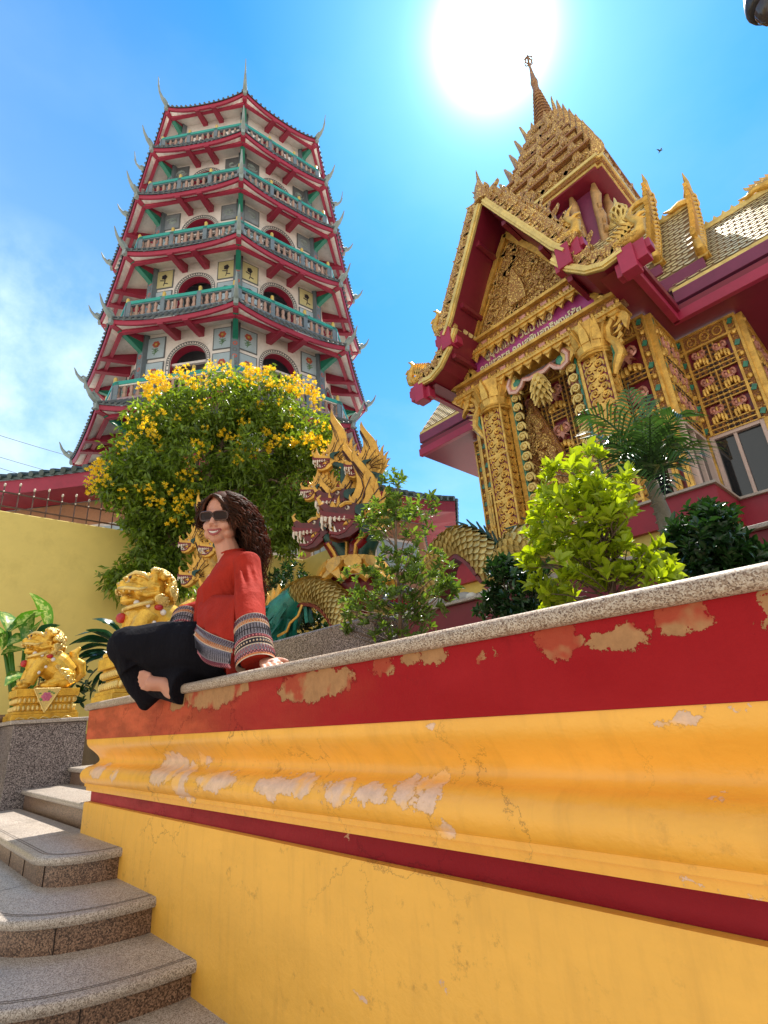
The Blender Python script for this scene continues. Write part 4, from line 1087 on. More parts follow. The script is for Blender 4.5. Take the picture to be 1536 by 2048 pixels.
# spired mondop over the crossing
MY = 16.6
m = MB(); m.box((TX, MY, 15.9), (2.7, 2.7, 4.4)); m.obj('tower_wall', TPUR, tem)
m = MB(); m.mi = 0
red = lambda h, e: [(-h, -h + e), (-h + e, -h + e), (-h + e, -h), (h - e, -h), (h - e, -h + e), (h, -h + e), (h, h - e), (h - e, h - e), (h - e, h), (-h + e, h), (-h + e, h - e), (-h, h - e)]
m.prism(red(2.02, .16), .06, (TX, MY, 18.02), (1, 0, 0), (0, 1, 0)); m.obj('tower_soffit', TRED, tem)
m = MB(); m.mi = 0
for i, (h, z, t) in enumerate(((2.06, 18.10, .10), (2.14, 18.20, .12), (2.20, 18.32, .12), (2.10, 18.44, .12))):
    m.mi = i % 2; m.prism(red(h, .16), t, (TX, MY, z), (1, 0, 0), (0, 1, 0))
m.obj('tower_cornice', [GOLDP, GOLD], tem)
def antefix(m, c, u, n, w, h):
    c, u, n = V(c), V(u), V(n); up = (V((0, 0, 1)) - n * -.12).normalized()
    out = [(-w * .5, 0), (w * .5, 0), (w * .36, h * .28), (w * .2, h * .45), (w * .12, h * .7), (0, h), (-w * .12, h * .7), (-w * .2, h * .45), (-w * .36, h * .28)]
    m.prism(out, .10, c, u, (0, 0, 1))
    for sx in (-1, 1):
        spiral(m, c + u * (sx * w * .2) + n * .08 + V((0, 0, h * .16)), w * .16, u, (0, 0, 1), n, 1.4, w * .045, sx, 0, 9, 5)
        m.prism(flame(h * .42, w * .22, .4 * sx, 5), .08, c + u * (sx * w * .42) + n * .03, u, (0, 0, 1))
    m.ell(c + n * .07 + V((0, 0, h * .36)), (w * .1, w * .1, h * .14), 6, 5)
nt = 7
for k in range(nt):
    f = k / nt; h = lerp(2.12, .42, f ** 1.12); z = 18.5 + 5.7 * f; z2 = 18.5 + 5.7 * (k + 1) / nt
    h2 = lerp(2.12, .42, ((k + 1) / nt) ** 1.12)
    m = MB(); m.mi = 0
    m.prism(red(h * .93, h * .08), (z2 - z) * .75, (TX, MY, z + (z2 - z) * .375), (1, 0, 0), (0, 1, 0)); m.mi = 1
    m.prism(red(h2 * 1.10 + .05, h * .08), .09, (TX, MY, z2 - .13), (1, 0, 0), (0, 1, 0)); m.prism(red(h2 * 1.05, h * .08), .08, (TX, MY, z2 - .04), (1, 0, 0), (0, 1, 0))
    m.mi = 0
    n = 4 if k < 2 else (3 if k < 5 else 2)
    for sd, (u, nn) in enumerate((((1, 0, 0), (0, -1, 0)), ((0, 1, 0), (1, 0, 0)), ((-1, 0, 0), (0, 1, 0)), ((0, -1, 0), (-1, 0, 0)))):
        u, nn = V(u), V(nn)
        for i in range(n):
            s = ((i + .5) / n * 2 - 1) * h * .88
            antefix(m, V((TX, MY, z)) + u * s + nn * (h * .97), u, nn, 2 * h / n * .84, (z2 - z) * 1.05)
        m.prism(flame((z2 - z) * 1.35, h * .22, .15, 6), .1, V((TX, MY, z)) + (u + nn) * (h * .93), (u - nn).normalized(), (V((0, 0, 1)) + (u + nn) * .12).normalized())
    m.obj('spire_tier', [GOLDF, GOLD], tem)
m = MB()
m.lathe([(.5, 24.1), (.42, 24.5), (.34, 24.9), (.27, 25.4), (.21, 25.9), (.17, 26.5), (.13, 26.9), (.15, 26.95), (.10, 27.02), (.15, 27.1), (.17, 27.25), (.12, 27.5), (.075, 28.0), (.05, 28.35), (.05, 28.5)], (TX, MY, 0), 12)
for i in range(10):
    z = 24.3 + i * .24; r = lerp(.47, .17, i / 9)
    m.tube([(TX + r * cos(q * pi / 6), MY + r * sin(q * pi / 6), z) for q in range(13)], .035, 5)
for i in range(6):                                                     # open-work ball at the tip
    a = i * pi / 3
    m.tube([(TX + .02 * cos(a), MY + .02 * sin(a), 28.48), (TX + .17 * cos(a), MY + .17 * sin(a), 28.65), (TX + .19 * cos(a), MY + .19 * sin(a), 28.85), (TX + .10 * cos(a), MY + .1 * sin(a), 29.02), (TX, MY, 29.1)], .03, 5)
m.tube([(TX, MY, 29.05), (TX, MY, 29.3)], [.04, .01], 6)
m.obj('spire', goldmat('weathered_spire', (.62, .36, .13), (.24, .10, .04), 10, .2, .6), tem, smooth=True, ang=40)
for bx_, by_, bd_ in ((-1.0, -1.36, (0, -1, 0)), (-.1, -1.36, (0, -1, 0)), (.72, -1.36, (0, -1, 0)), (1.33, -1.33, (.707, -.707, 0)), (1.36, -.72, (1, 0, 0)), (1.36, .1, (1, 0, 0)), (1.36, 1.0, (1, 0, 0))):   # gilded brackets under the tower eave
    m = MB(); b = V((TX + bx_, MY + by_, 0)); d = V(bd_)
    P = lambda q, z: b + d * q + V((0, 0, z))
    m.tube([P(.02, 15.0), P(.05, 15.9), P(.18, 16.5), P(.10, 17.0), P(.24, 17.4), P(.20, 17.7), P(.26, 17.98)], [.10, .15, .18, .14, .18, .14, .07], 8)
    for q in range(6): m.prism(flame(.34, .15, .3, 5), .12, P(.16, 15.8 + q * .34), d, V((0, 0, 1)) + d * .4)
    m.obj('tower_bracket', mottled('bronze_gilt', (.46, .26, .10), .2, 5, .45, .3, .3), tem, smooth=True, ang=50)
fp = aty(1522, 376, 15.3)
m = MB(); m.tube([fp + V((.5, 0, -.1)), fp + V((.15, 0, .0)), fp + V((-.15, 0, .08)), fp + V((-.35, 0, -.02)), fp + V((-.55, 0, .05))], [.16, .14, .10, .06, .015], 8)
for q in range(5): m.prism(flame(.26, .12, .3, 5), .1, fp + V((.3 - .13 * q, 0, .05)), (1, 0, 0), (-.3, 0, 1))
m.obj('gable_finial', GOLDM, tem, smooth=True, ang=50)
for r, (x, y, z) in enumerate(((-2.95, 13.0, 12.5), (-1.95, 17.6, 15.2))):     # slender poles with open-work lanterns
    m = MB(); m.lathe([(.10, z - .2), (.12, z - .05), (.07, z), (.06, z + .3), (.10, z + .34), (.055, z + .4), (.085, z + 1.1), (.12, z + 1.2), (.08, z + 1.25)], (x, y, 0), 10)
    for i in range(9):
        a = i * 2 * pi / 9
        m.tube([(x + .08 * cos(a), y + .08 * sin(a), z + 1.24), (x + .22 * cos(a + .4), y + .22 * sin(a + .4), z + 1.45), (x + .23 * cos(a + .8), y + .23 * sin(a + .8), z + 1.62), (x + .06 * cos(a + 1.2), y + .06 * sin(a + 1.2), z + 1.86)], .035, 5)
        m.tube([(x + .08 * cos(a), y + .08 * sin(a), z + 1.24), (x + .22 * cos(a - .4), y + .22 * sin(a - .4), z + 1.45), (x + .23 * cos(a - .8), y + .23 * sin(a - .8), z + 1.62), (x + .06 * cos(a - 1.2), y + .06 * sin(a - 1.2), z + 1.86)], .035, 5)
    m.lathe([(.07, z + 1.84), (.09, z + 1.9), (.05, z + 1.95), (.035, z + 2.1), (.0, z + 2.2)], (x, y, 0), 8)
    m.obj('lantern_finial', GOLDP, tem, smooth=True, ang=50)
# podium
m = MB(); m.mi = 0; m.box((-4.0, 14.6, 2.7), (17, 4.8, 3.0)); m.box((TX, 12.0, 2.7), (6.2, 2.6, 3.0)); m.mi = 1; m.box((-4.0, 14.55, 4.47), (17.1, 5.0, .55)); m.box((TX, 11.95, 4.47), (6.4, 2.8, .55))
m.mi = 2; m.box((-4.0, 14.5, 4.76), (17.2, 5.1, .05)); m.box((TX, 11.9, 4.762), (6.5, 2.9, .05))
m.obj('podium', [mottled('yellow_wall_wash', (.60, .47, .13), .08, .9, .75, bump=.06, grime=(.4, .28, .08)), mottled('podium_red', (.28, .01, .03), .1, 1, .5), GRT], tem)
# ------------------------------------------------------------------ the yard behind: boundary wall, fence, planter, nagas, lions
YW = mottled('yellow_boundary_paint', (.78, .60, .17), .05, .5, .7, bump=.08, grime=(.50, .36, .08))
bw = thing('boundary_wall', 'plain pale yellow boundary wall with a rusty spiked fence along its top', 'wall')
m = MB(); m.prism([(-10.25, -6), (-10, -6), (-10, 6.9), (-8.35, 6.9), (-8.35, 7.15), (-10.25, 7.15)], 4.78, (0, 0, 2.39), (1, 0, 0), (0, 1, 0)); bevel(m.obj('plaster', YW, bw), .02)
IRON = mottled('rusty_iron', (.10, .05, .035), .3, 8, .7)
KNOB = mottled('pale_knob', (.6, .52, .42), .1, 8, .5)
y = -1.6; nb = 0
while y < 6.9:
    m = MB(); x = -10.12
    m.mi = 0; m.tube([(x, y, 4.7), (x, y, 5.28 + .05 * (nb % 2))], .011, 5); m.mi = 1; m.ell((x, y, 5.28 + .05 * (nb % 2)), (.02, .02, .035), 6, 5); m.ell((x, y, 5.16), .018, 6, 4)
    m.obj('fence_bar', [IRON, KNOB], bw); y += .215; nb += 1
for z in (4.9, 5.15): m = MB(); m.box((-10.12, 2.6, z), (.02, 8.8, .025)); m.obj('fence_rail', IRON, bw)
for x in (-9.7, -9.45, -9.2, -8.95, -8.7, -8.45): m = MB(); m.tube([(x, 7.0, 4.7), (x, 7.0, 5.3)], .012, 5); m.obj('fence_bar', IRON, bw)
m = MB(); m.box((-9.2, 7.0, 5.15), (1.7, .02, .025)); m.obj('fence_rail', IRON, bw)
lw = thing('low_yellow_wall', 'low pale yellow wall glimpsed through the arch of the scaly naga body', 'wall')
m = MB(); m.box((-5.6, 7.4, 2.1), (5.4, .25, 1.8)); m.obj('plaster', YW, lw); m = MB(); m.box((-5.6, 7.4, 3.02), (5.5, .36, .06)); m.obj('coping', GRT, lw)
# planter carrying the naga
pl = thing('planter_wall', 'dark red and pale green raised planter wall topped with white pebbles under the naga body', 'planter')
m = MB(); m.box((-2.6, 4.5, 1.98), (5.9, 1.3, .34)); bevel(m.obj('red_band', mottled('planter_red', (.16, .006, .016), .1, 1.5, .5), pl), .01)
m = MB(); m.box((-2.6, 4.5, 1.5), (5.8, 1.24, .62)); m.obj('base', mottled('planter_wash', (.50, .50, .20), .08, 1.2, .7), pl)
m = MB(); m.box((-2.6, 4.5, 2.165), (6.0, 1.4, .03)); bevel(m.obj('coping', GRT, pl), .006)
PEB = [mottled('pale_pebble', (.55, .52, .46), .1, 9, .6), mottled('grey_pebble', (.34, .33, .31), .1, 9, .6)]
k = 0
for i in range(34):
    x = -5.3 + i * .105 + U(-.03, .03); yy = 3.92 + U(0, .2)
    if x > -2.5: continue
    m = MB(); r = U(.055, .085); m.ell((x, yy, 2.18 + r * .6), (r * U(1, 1.35), r, r * .72), 9, 7, Matrix.Rotation(U(0, 3), 3, 'Z'))
    tag(m.obj('pebble', PEB[i % 3 == 0], smooth=True), 'smooth pebble lying on the coping of the red planter under the naga', 'pebble', 'pebbles along the planter coping')
gb = thing('granite_block', 'grey speckled granite block behind the seated woman on the terrace', 'block')
m = MB(); m.box((-3.05, 2.35, 1.50), (1.25, .3, .66)); bevel(m.obj('slab', GRP, gb), .012)
# ---- nagas
NG = mottled('naga_gold_mane', (.66, .36, .06), .16, 6, .32, .35, .3, grime=(.3, .12, .03))
NGR = mottled('naga_teal_skin', (.006, .045, .035), .3, 9, .28, .1, .4)
NRD = mottled('naga_red_lip', (.15, .005, .010), .15, 8, .3)
NTH = mottled('naga_tooth', (.72, .62, .52), .06, 9, .35)
NPK = mottled('naga_pink_gum', (.50, .26, .21), .1, 9, .4)
NBK = mottled('naga_dark_line', (.06, .02, .012), .2, 9, .4)
NSC = mottled('naga_scale', (.70, .52, .18), .24, 14, .3, .4, .2)
def naga_head(root, c, s, f, crest=1.0, skin=None, fs=1.0):
    c = V(c); f = V((f[0], f[1], 0)).normalized(); w = V((0, 0, 1)); n = f.cross(w)
    P = lambda a, b, q=0.0: c + f * (a * s) + w * (b * s) + n * (q * s)
    sc = lambda o: [(a * s, b * s) for a, b in o]
    h = MB(); h.mi = 0
    h.prism(sc([(-.42, -.15), (-.38, .22), (-.18, .40), (.08, .38), (.3, .27), (.5, .30), (.64, .42), (.74, .36), (.72, .2), (.62, .10), (.3, .06), (0, .02), (-.12, -.06), (-.2, -.3)]), .42 * s, c, f, w, .12)
    h.prism(sc([(-.24, -.04), (-.04, -.08), (.12, -.32), (.30, -.40), (.50, -.36), (.52, -.48), (.30, -.56), (.02, -.50), (-.22, -.32)]), .36 * s, c, f, w, .1)
    h.mi = 1
    h.prism(sc([(-.14, .03), (.3, .10), (.62, .15), (.73, .22), (.73, .10), (.62, .03), (.3, -.01), (-.1, -.07)]), .47 * s, c, f, w)
    h.prism(sc([(-.12, -.10), (.02, -.24), (.14, -.38), (.32, -.45), (.53, -.40), (.52, -.34), (.32, -.38), (.14, -.30), (-.02, -.08)]), .42 * s, c, f, w)
    h.prism(sc([(-.12, .02), (.5, .06), (.30, -.36), (.08, -.30)]), .26 * s, c, f, w)
    h.mi = 3
    h.prism(sc([(.0, .0), (.3, .03), (.66, .07), (.72, .12), (.70, .02), (.3, -.05), (.0, -.06)]), .44 * s, c, f, w)
    h.prism(sc([(.06, -.26), (.16, -.36), (.32, -.41), (.5, -.37), (.5, -.33), (.32, -.37), (.16, -.31)]), .38 * s, c, f, w)
    h.mi = 2
    for a, L in ((.14, .06), (.26, .07), (.37, .08), (.48, .24), (.59, .08), (.68, .17)):
        for q in (-.2, .2): h.tube([P(a, .02, q), P(a + .02, -.04 - L * .4, q), P(a - .01, -.02 - L, q)], [.045 * s, .036 * s, .005], 6)
    for a, b, L in ((.14, -.32, .06), (.25, -.37, .07), (.37, -.37, .17), (.47, -.35, .08)):
        for q in (-.17, .17): h.tube([P(a, b, q), P(a + .03, b + L, q)], [.04 * s, .004], 6)
    for q in (-.2, .2): h.ell(P(.06, .24, q), (.065 * s, .06 * s, .06 * s), 9, 7)
    h.mi = 4
    for q in (-.25, .25): h.ell(P(.08, .24, q), (.035 * s, .03 * s, .04 * s), 7, 5)
    h.mi = 5
    h.tube([P(-.05, .36, .22), P(.1, .36, .23), P(.24, .28, .2)], .05 * s, 6); h.tube([P(-.05, .36, -.22), P(.1, .36, -.23), P(.24, .28, -.2)], .05 * s, 6)
    h.tube([P(.6, .36), P(.72, .46), P(.78, .6), (P(.70, .68))], [.07 * s, .06 * s, .04 * s, .01], 6)
    o = h.obj('head', [skin or NGR, NRD, NTH, NPK, NBK, NG], root, smooth=True, ang=40)
    k = MB(); k.mi = 0                                                 # mane: layered gold flames, dark grooves between
    H = 1.55 * crest * s
    out = flame(H * 1.25, .62 * s * (1 + .5 * (fs - 1)), -.28, 9)
    k.prism(out, .16 * s, P(-.14, .26), f, (w - f * .16).normalized(), .08)
    for i, (a, hh, tl) in enumerate(((-.28, 1.15, -.25), (-.38, 1.05, -.48), (-.46, .95, -.72), (-.5, .85, -.98), (-.5, .75, -1.25), (-.46, .62, -1.55), (.04, .6, .05), (-.08, .85, -.08))):
        d = V((sin(tl), cos(tl)))
        for q in (-.12, .12):
            hh *= fs if q > 0 else 1; k.mi = 0; k.prism(flame(hh * s, .30 * s * fs, -.35, 7), .10 * s, P(a, .12 - .05 * i, q), (f * d.y - w * d.x), (f * d.x + w * d.y), .1)
            k.mi = 1; e0 = P(a, .12 - .05 * i, q * 1.55); dd = f * d.x + w * d.y; sd = f * d.y - w * d.x
            k.tube([e0 + dd * (t * hh * s * .85) + sd * (.05 * s * sin(t * 4)) for t in (.05, .3, .55, .8, 1)], .018 * s, 4)
    for q in (-.09, .09):
        for off in (-.13, 0, .12):
            k.tube([P(-.14 + off * (1 - t) - .28 * .62 * 1.4 * sin(t * pi * 1.5) * 1 - .16 * t * 1.2, .26 + t * H * 1.1 / s, q) for t in (.04, .2, .36, .52, .68, .84)], .017 * s, 4)
    k.mi = 2
    for q in (-.26, .26): k.prism(flame(.5 * s, .24 * s, .3, 6), .08 * s, P(-.22, .0, q), (f * .8 + w * .6), (w * .8 - f * .6)); 
    k.obj('mane', [NG, NBK, NGR], root, smooth=True, ang=40)
    return o
def scaled_body(root, path, rad, name='body', fin=True, belly=True, mat=None):
    # smooth path -> core tube, overlapping scale plates, red belly plates, teal dorsal fins
    pts = [V(p) for p in path]; P = []
    for i in range(len(pts) - 1):
        p0, p1, p2, p3 = pts[max(i - 1, 0)], pts[i], pts[i + 1], pts[min(i + 2, len(pts) - 1)]
        for q in range(8):
            t = q / 8; P.append(.5 * ((2 * p1) + (p2 - p0) * t + (2 * p0 - 5 * p1 + 4 * p2 - p3) * t * t + (3 * p1 - p0 - 3 * p2 + p3) * t ** 3))
    P.append(pts[-1]); n = len(P)
    R = [rad * (1 if not hasattr(rad, '__len__') else 1) for _ in P] if not hasattr(rad, '__len__') else [lerp(rad[min(int(i / (n - 1) * (len(rad) - 1)), len(rad) - 2)], rad[min(int(i / (n - 1) * (len(rad) - 1)), len(rad) - 2) + 1], (i / (n - 1) * (len(rad) - 1)) % 1 if i < n - 1 else 1) for i in range(n)]
    m = MB(); m.mi = 0; m.tube(P, [r * .96 for r in R], 14)
    side = V((0, 0, 1)).cross((P[-1] - P[0]).normalized()).normalized()
    L = [0]
    for a, b in zip(P, P[1:]): L.append(L[-1] + (b - a).length)
    def at(s):
        s = min(max(s, 0), L[-1] - 1e-5); k = max(j for j in range(n - 1) if L[j] <= s); f = (s - L[k]) / max(1e-6, L[k + 1] - L[k])
        return P[k].lerp(P[k + 1], f), (P[min(k + 2, n - 1)] - P[max(k - 1, 0)]).normalized(), lerp(R[k], R[k + 1], f)
    ss = R[0] * .42; nr = int(L[-1] / (ss * .62)); na = 13
    for i in range(nr):
        s = (i + .5) * L[-1] / nr; c, t, r = at(s); up = side.cross(t).normalized() * -1
        if up.z < 0 and abs(t.z) < .95 and False: up = -up
        for j in range(na):
            a = (j + .5 * (i % 2)) / na * 2 * pi
            d = side * cos(a) + up * sin(a)
            if belly and sin(a) < -.62: continue
            e = (up * cos(a) - side * sin(a))
            b = c + d * (r * .97); l = ss * .95; w_ = r * 2 * pi / na * .56
            m.mi = 1
            q = [b - t * l * .5 - e * w_, b + d * (.10 * r) - e * w_ * .95, b + t * l * .42 + d * (.17 * r) - e * w_ * .55, b + t * l * .6 + d * (.18 * r), b + t * l * .42 + d * (.17 * r) + e * w_ * .55, b + d * (.10 * r) + e * w_ * .95, b - t * l * .5 + e * w_]
            m.poly(q)
        if belly and i % 2 == 0:
            m.mi = 2; M = Matrix((t, side, up)).transposed(); m.box(c - up * r * .93, (ss * 1.15, r * 1.15, r * .22), M=M)
    if fin:
        k = int(L[-1] / (R[0] * .5)); m.mi = 3
        for i in range(k):
            c, t, r = at((i + .5) * L[-1] / k); up = (side.cross(t) * -1).normalized()
            m.prism(flame(r * .62, r * .5, .4, 5), r * .16, c + up * r * .92, t, (up - t * .6).normalized())
    return m.obj(name, [mat or NSC, NSC, NRD, NGR], root, rec=False, smooth=True, ang=50)
na_ = thing('naga_statue', 'many-headed gold, maroon and green naga statue with open fanged jaws, right of the woman', 'naga statue')
heads = [((-4.66, 3.92, 3.50), .50, (-.62, -.78), .9), ((-5.24, 3.86, 3.50), .44, (-.80, -.60), .8), ((-5.02, 4.08, 3.88), .46, (-.72, -.70), .95), ((-4.70, 4.16, 4.28), .28, (-.70, -.72), 1.2), ((-5.36, 4.16, 4.66), .30, (-.75, -.66), 1.35), ((-5.58, 4.05, 4.24), .25, (-.82, -.57), 1.3)]
for c, s, f, cr in heads: naga_head(na_, c, s, f, cr, NG if s < .35 else mottled('naga_maroon_skin', (.10, .010, .012), .3, 8, .3), 1.5 if s < .35 else 1.0)
NB = V((-4.82, 4.12, 2.9))
m = MB()
for i, (c, s, f, cr) in enumerate(heads):
    c = V(c); f = V((f[0], f[1], 0)).normalized(); b = NB + V(((c.x - NB.x) * .34, .06, .05))
    a = c - f * .2 * s
    pth = [a + V((0, 0, -.05)), a - f * .18 + V((0, 0, -.22 * s / .5)), a.lerp(b, .55) - f * .06, b]
    m.mi = 0; m.tube(pth, [.2 * s, .24 * s, .28 * s, .26 * s] if i < 3 else [.18 * s, .26 * s, .3 * s, .3 * s], 10)
    if i < 3:
        m.mi = 1; m.tube([p + f * .10 for p in pth[1:]], [.20 * s, .22 * s, .2 * s], 10)
        for k in range(9):
            t = k / 8; q = pth[1].lerp(pth[2], t * 2) if t < .5 else pth[2].lerp(pth[3], t * 2 - 1)
            m.ell(q + f * .10, (.235 * s, .235 * s, .05), 9, 5)
        sd = f.cross(V((0, 0, 1)))
        m.mi = 2
        for e in (-1, 1): m.tube([p + f * .12 + sd * (e * .21 * s) for p in pth[1:]], .026, 6)
m.obj('necks', [NGR, NRD, NG], na_, smooth=True, ang=50)
m = MB(); fd = V((-.66, -.75, 0)); sd = fd.cross(V((0, 0, 1)))
m.mi = 1; m.lathe([(.18, 2.2), (.24, 2.35), (.32, 2.6), (.35, 2.85), (.30, 3.0)], (NB.x, NB.y - .05, 0), 14)
for i in range(9): m.lathe([(.2 + .018 * i, 2.22 + .075 * i), (.235 + .017 * i, 2.25 + .075 * i), (.2 + .018 * i, 2.285 + .075 * i)], (NB.x, NB.y - .05, 0), 14)
m.mi = 2
for e in (-.55, .0, .55): m.tube([V((NB.x, NB.y - .05, z)) + (fd * cos(e) + sd * sin(e)) * r for r, z in ((.23, 2.2), (.28, 2.4), (.35, 2.65), (.385, 2.9))], .024, 6)
for i in range(22):
    a = 2 * pi * i / 22; d = V((cos(a), sin(a), 0)); m.prism(flame(.34, .2, .25 * (1 if i % 2 else -1), 6), .06, V((NB.x, NB.y - .05, 3.0)) + d * .33, V((-d.y, d.x, 0)), V((0, 0, -1)) + d * .55)
m.obj('chest', [NGR, NRD, NG], na_, smooth=True, ang=40)
scaled_body(na_, [(-4.6, 4.2, 2.3), (-4.2, 4.35, 2.18), (-3.85, 4.3, 2.25), (-3.62, 4.2, 2.5), (-3.45, 4.15, 2.74), (-3.18, 4.12, 2.82), (-2.95, 4.12, 2.66), (-2.80, 4.15, 2.42), (-2.7, 4.15, 2.38), (-2.62, 4.15, 2.52), (-2.45, 4.15, 2.62), (-2.2, 4.2, 2.5), (-2.0, 4.25, 2.3)], .165)
nb_ = thing('naga_statue', 'second golden naga statue half hidden behind the woman, its scaled body arching out beside her', 'naga statue')
for c, s, f, cr in (((-8.02, 3.35, 4.02), .26, (-.75, -.66), 1.7), ((-7.78, 3.3, 3.42), .28, (-.75, -.66), 1.2), ((-7.25, 3.35, 3.74), .25, (-.6, -.8), 1.2)): naga_head(nb_, c, s, f, cr, NG, 1.9)
m = MB(); m.tube([(-7.85, 3.5, 3.9), (-7.6, 3.6, 3.4), (-7.35, 3.6, 2.8), (-7.2, 3.5, 2.0)], [.16, .2, .24, .24], 10); m.tube([(-7.1, 3.5, 3.5), (-7.2, 3.6, 3.0), (-7.25, 3.55, 2.4)], [.14, .18, .2], 10); m.obj('necks', NG, nb_, smooth=True)
scaled_body(nb_, [tuple(aty(*q)) for q in ((562, 1245, 3.55), (575, 1215, 3.55), (594, 1194, 3.56), (618, 1184, 3.58), (645, 1187, 3.6), (668, 1204, 3.6), (686, 1232, 3.6), (698, 1262, 3.6))], [.16, .165, .165, .165, .165, .16, .15, .14], fin=False)
m = MB(); m.mi = 0
tp = [aty(548, 1300, 3.5), aty(556, 1252, 3.5), aty(570, 1222, 3.5), aty(596, 1190, 3.52)]
m.tube(tp, [.16, .22, .22, .15], 12)
for i in range(64):                                                     # shaggy teal fringe
    t = U(0, 1); k = min(int(t * 3), 2); c = V(tp[k]).lerp(V(tp[k + 1]), t * 3 - k); a = U(0, 2 * pi); d = V((cos(a), sin(a) - .2, .3 * sin(a * 2))).normalized()
    m.prism(flame(.30, .10, .3, 5), .05, c + d * .17, d.orthogonal().normalized(), (d * .55 + V((-.5, 0, -.55))).normalized())
m.mi = 1
m.tube([aty(556, 1272, 3.26), aty(574, 1262, 3.26), aty(580, 1246, 3.27), aty(596, 1232, 3.3), aty(604, 1210, 3.34)], .016, 5)
for bx_, by_, tx_, ty_ in ((541, 1240, 535, 1186), (548, 1236, 546, 1176), (554, 1228, 558, 1168)): a_, b_ = aty(bx_, by_, 3.4), aty(tx_, ty_, 3.4); m.tube([a_, a_.lerp(b_, .45) + V((-.03, 0, 0)), a_.lerp(b_, .8) + V((.01, 0, 0)), b_], [.045, .045, .032, .005], 7)
m.obj('tail_fin', [mottled('teal_fringe', (.012, .17, .13), .3, 9, .28, .1, .4), NG], nb_, smooth=True, ang=50)
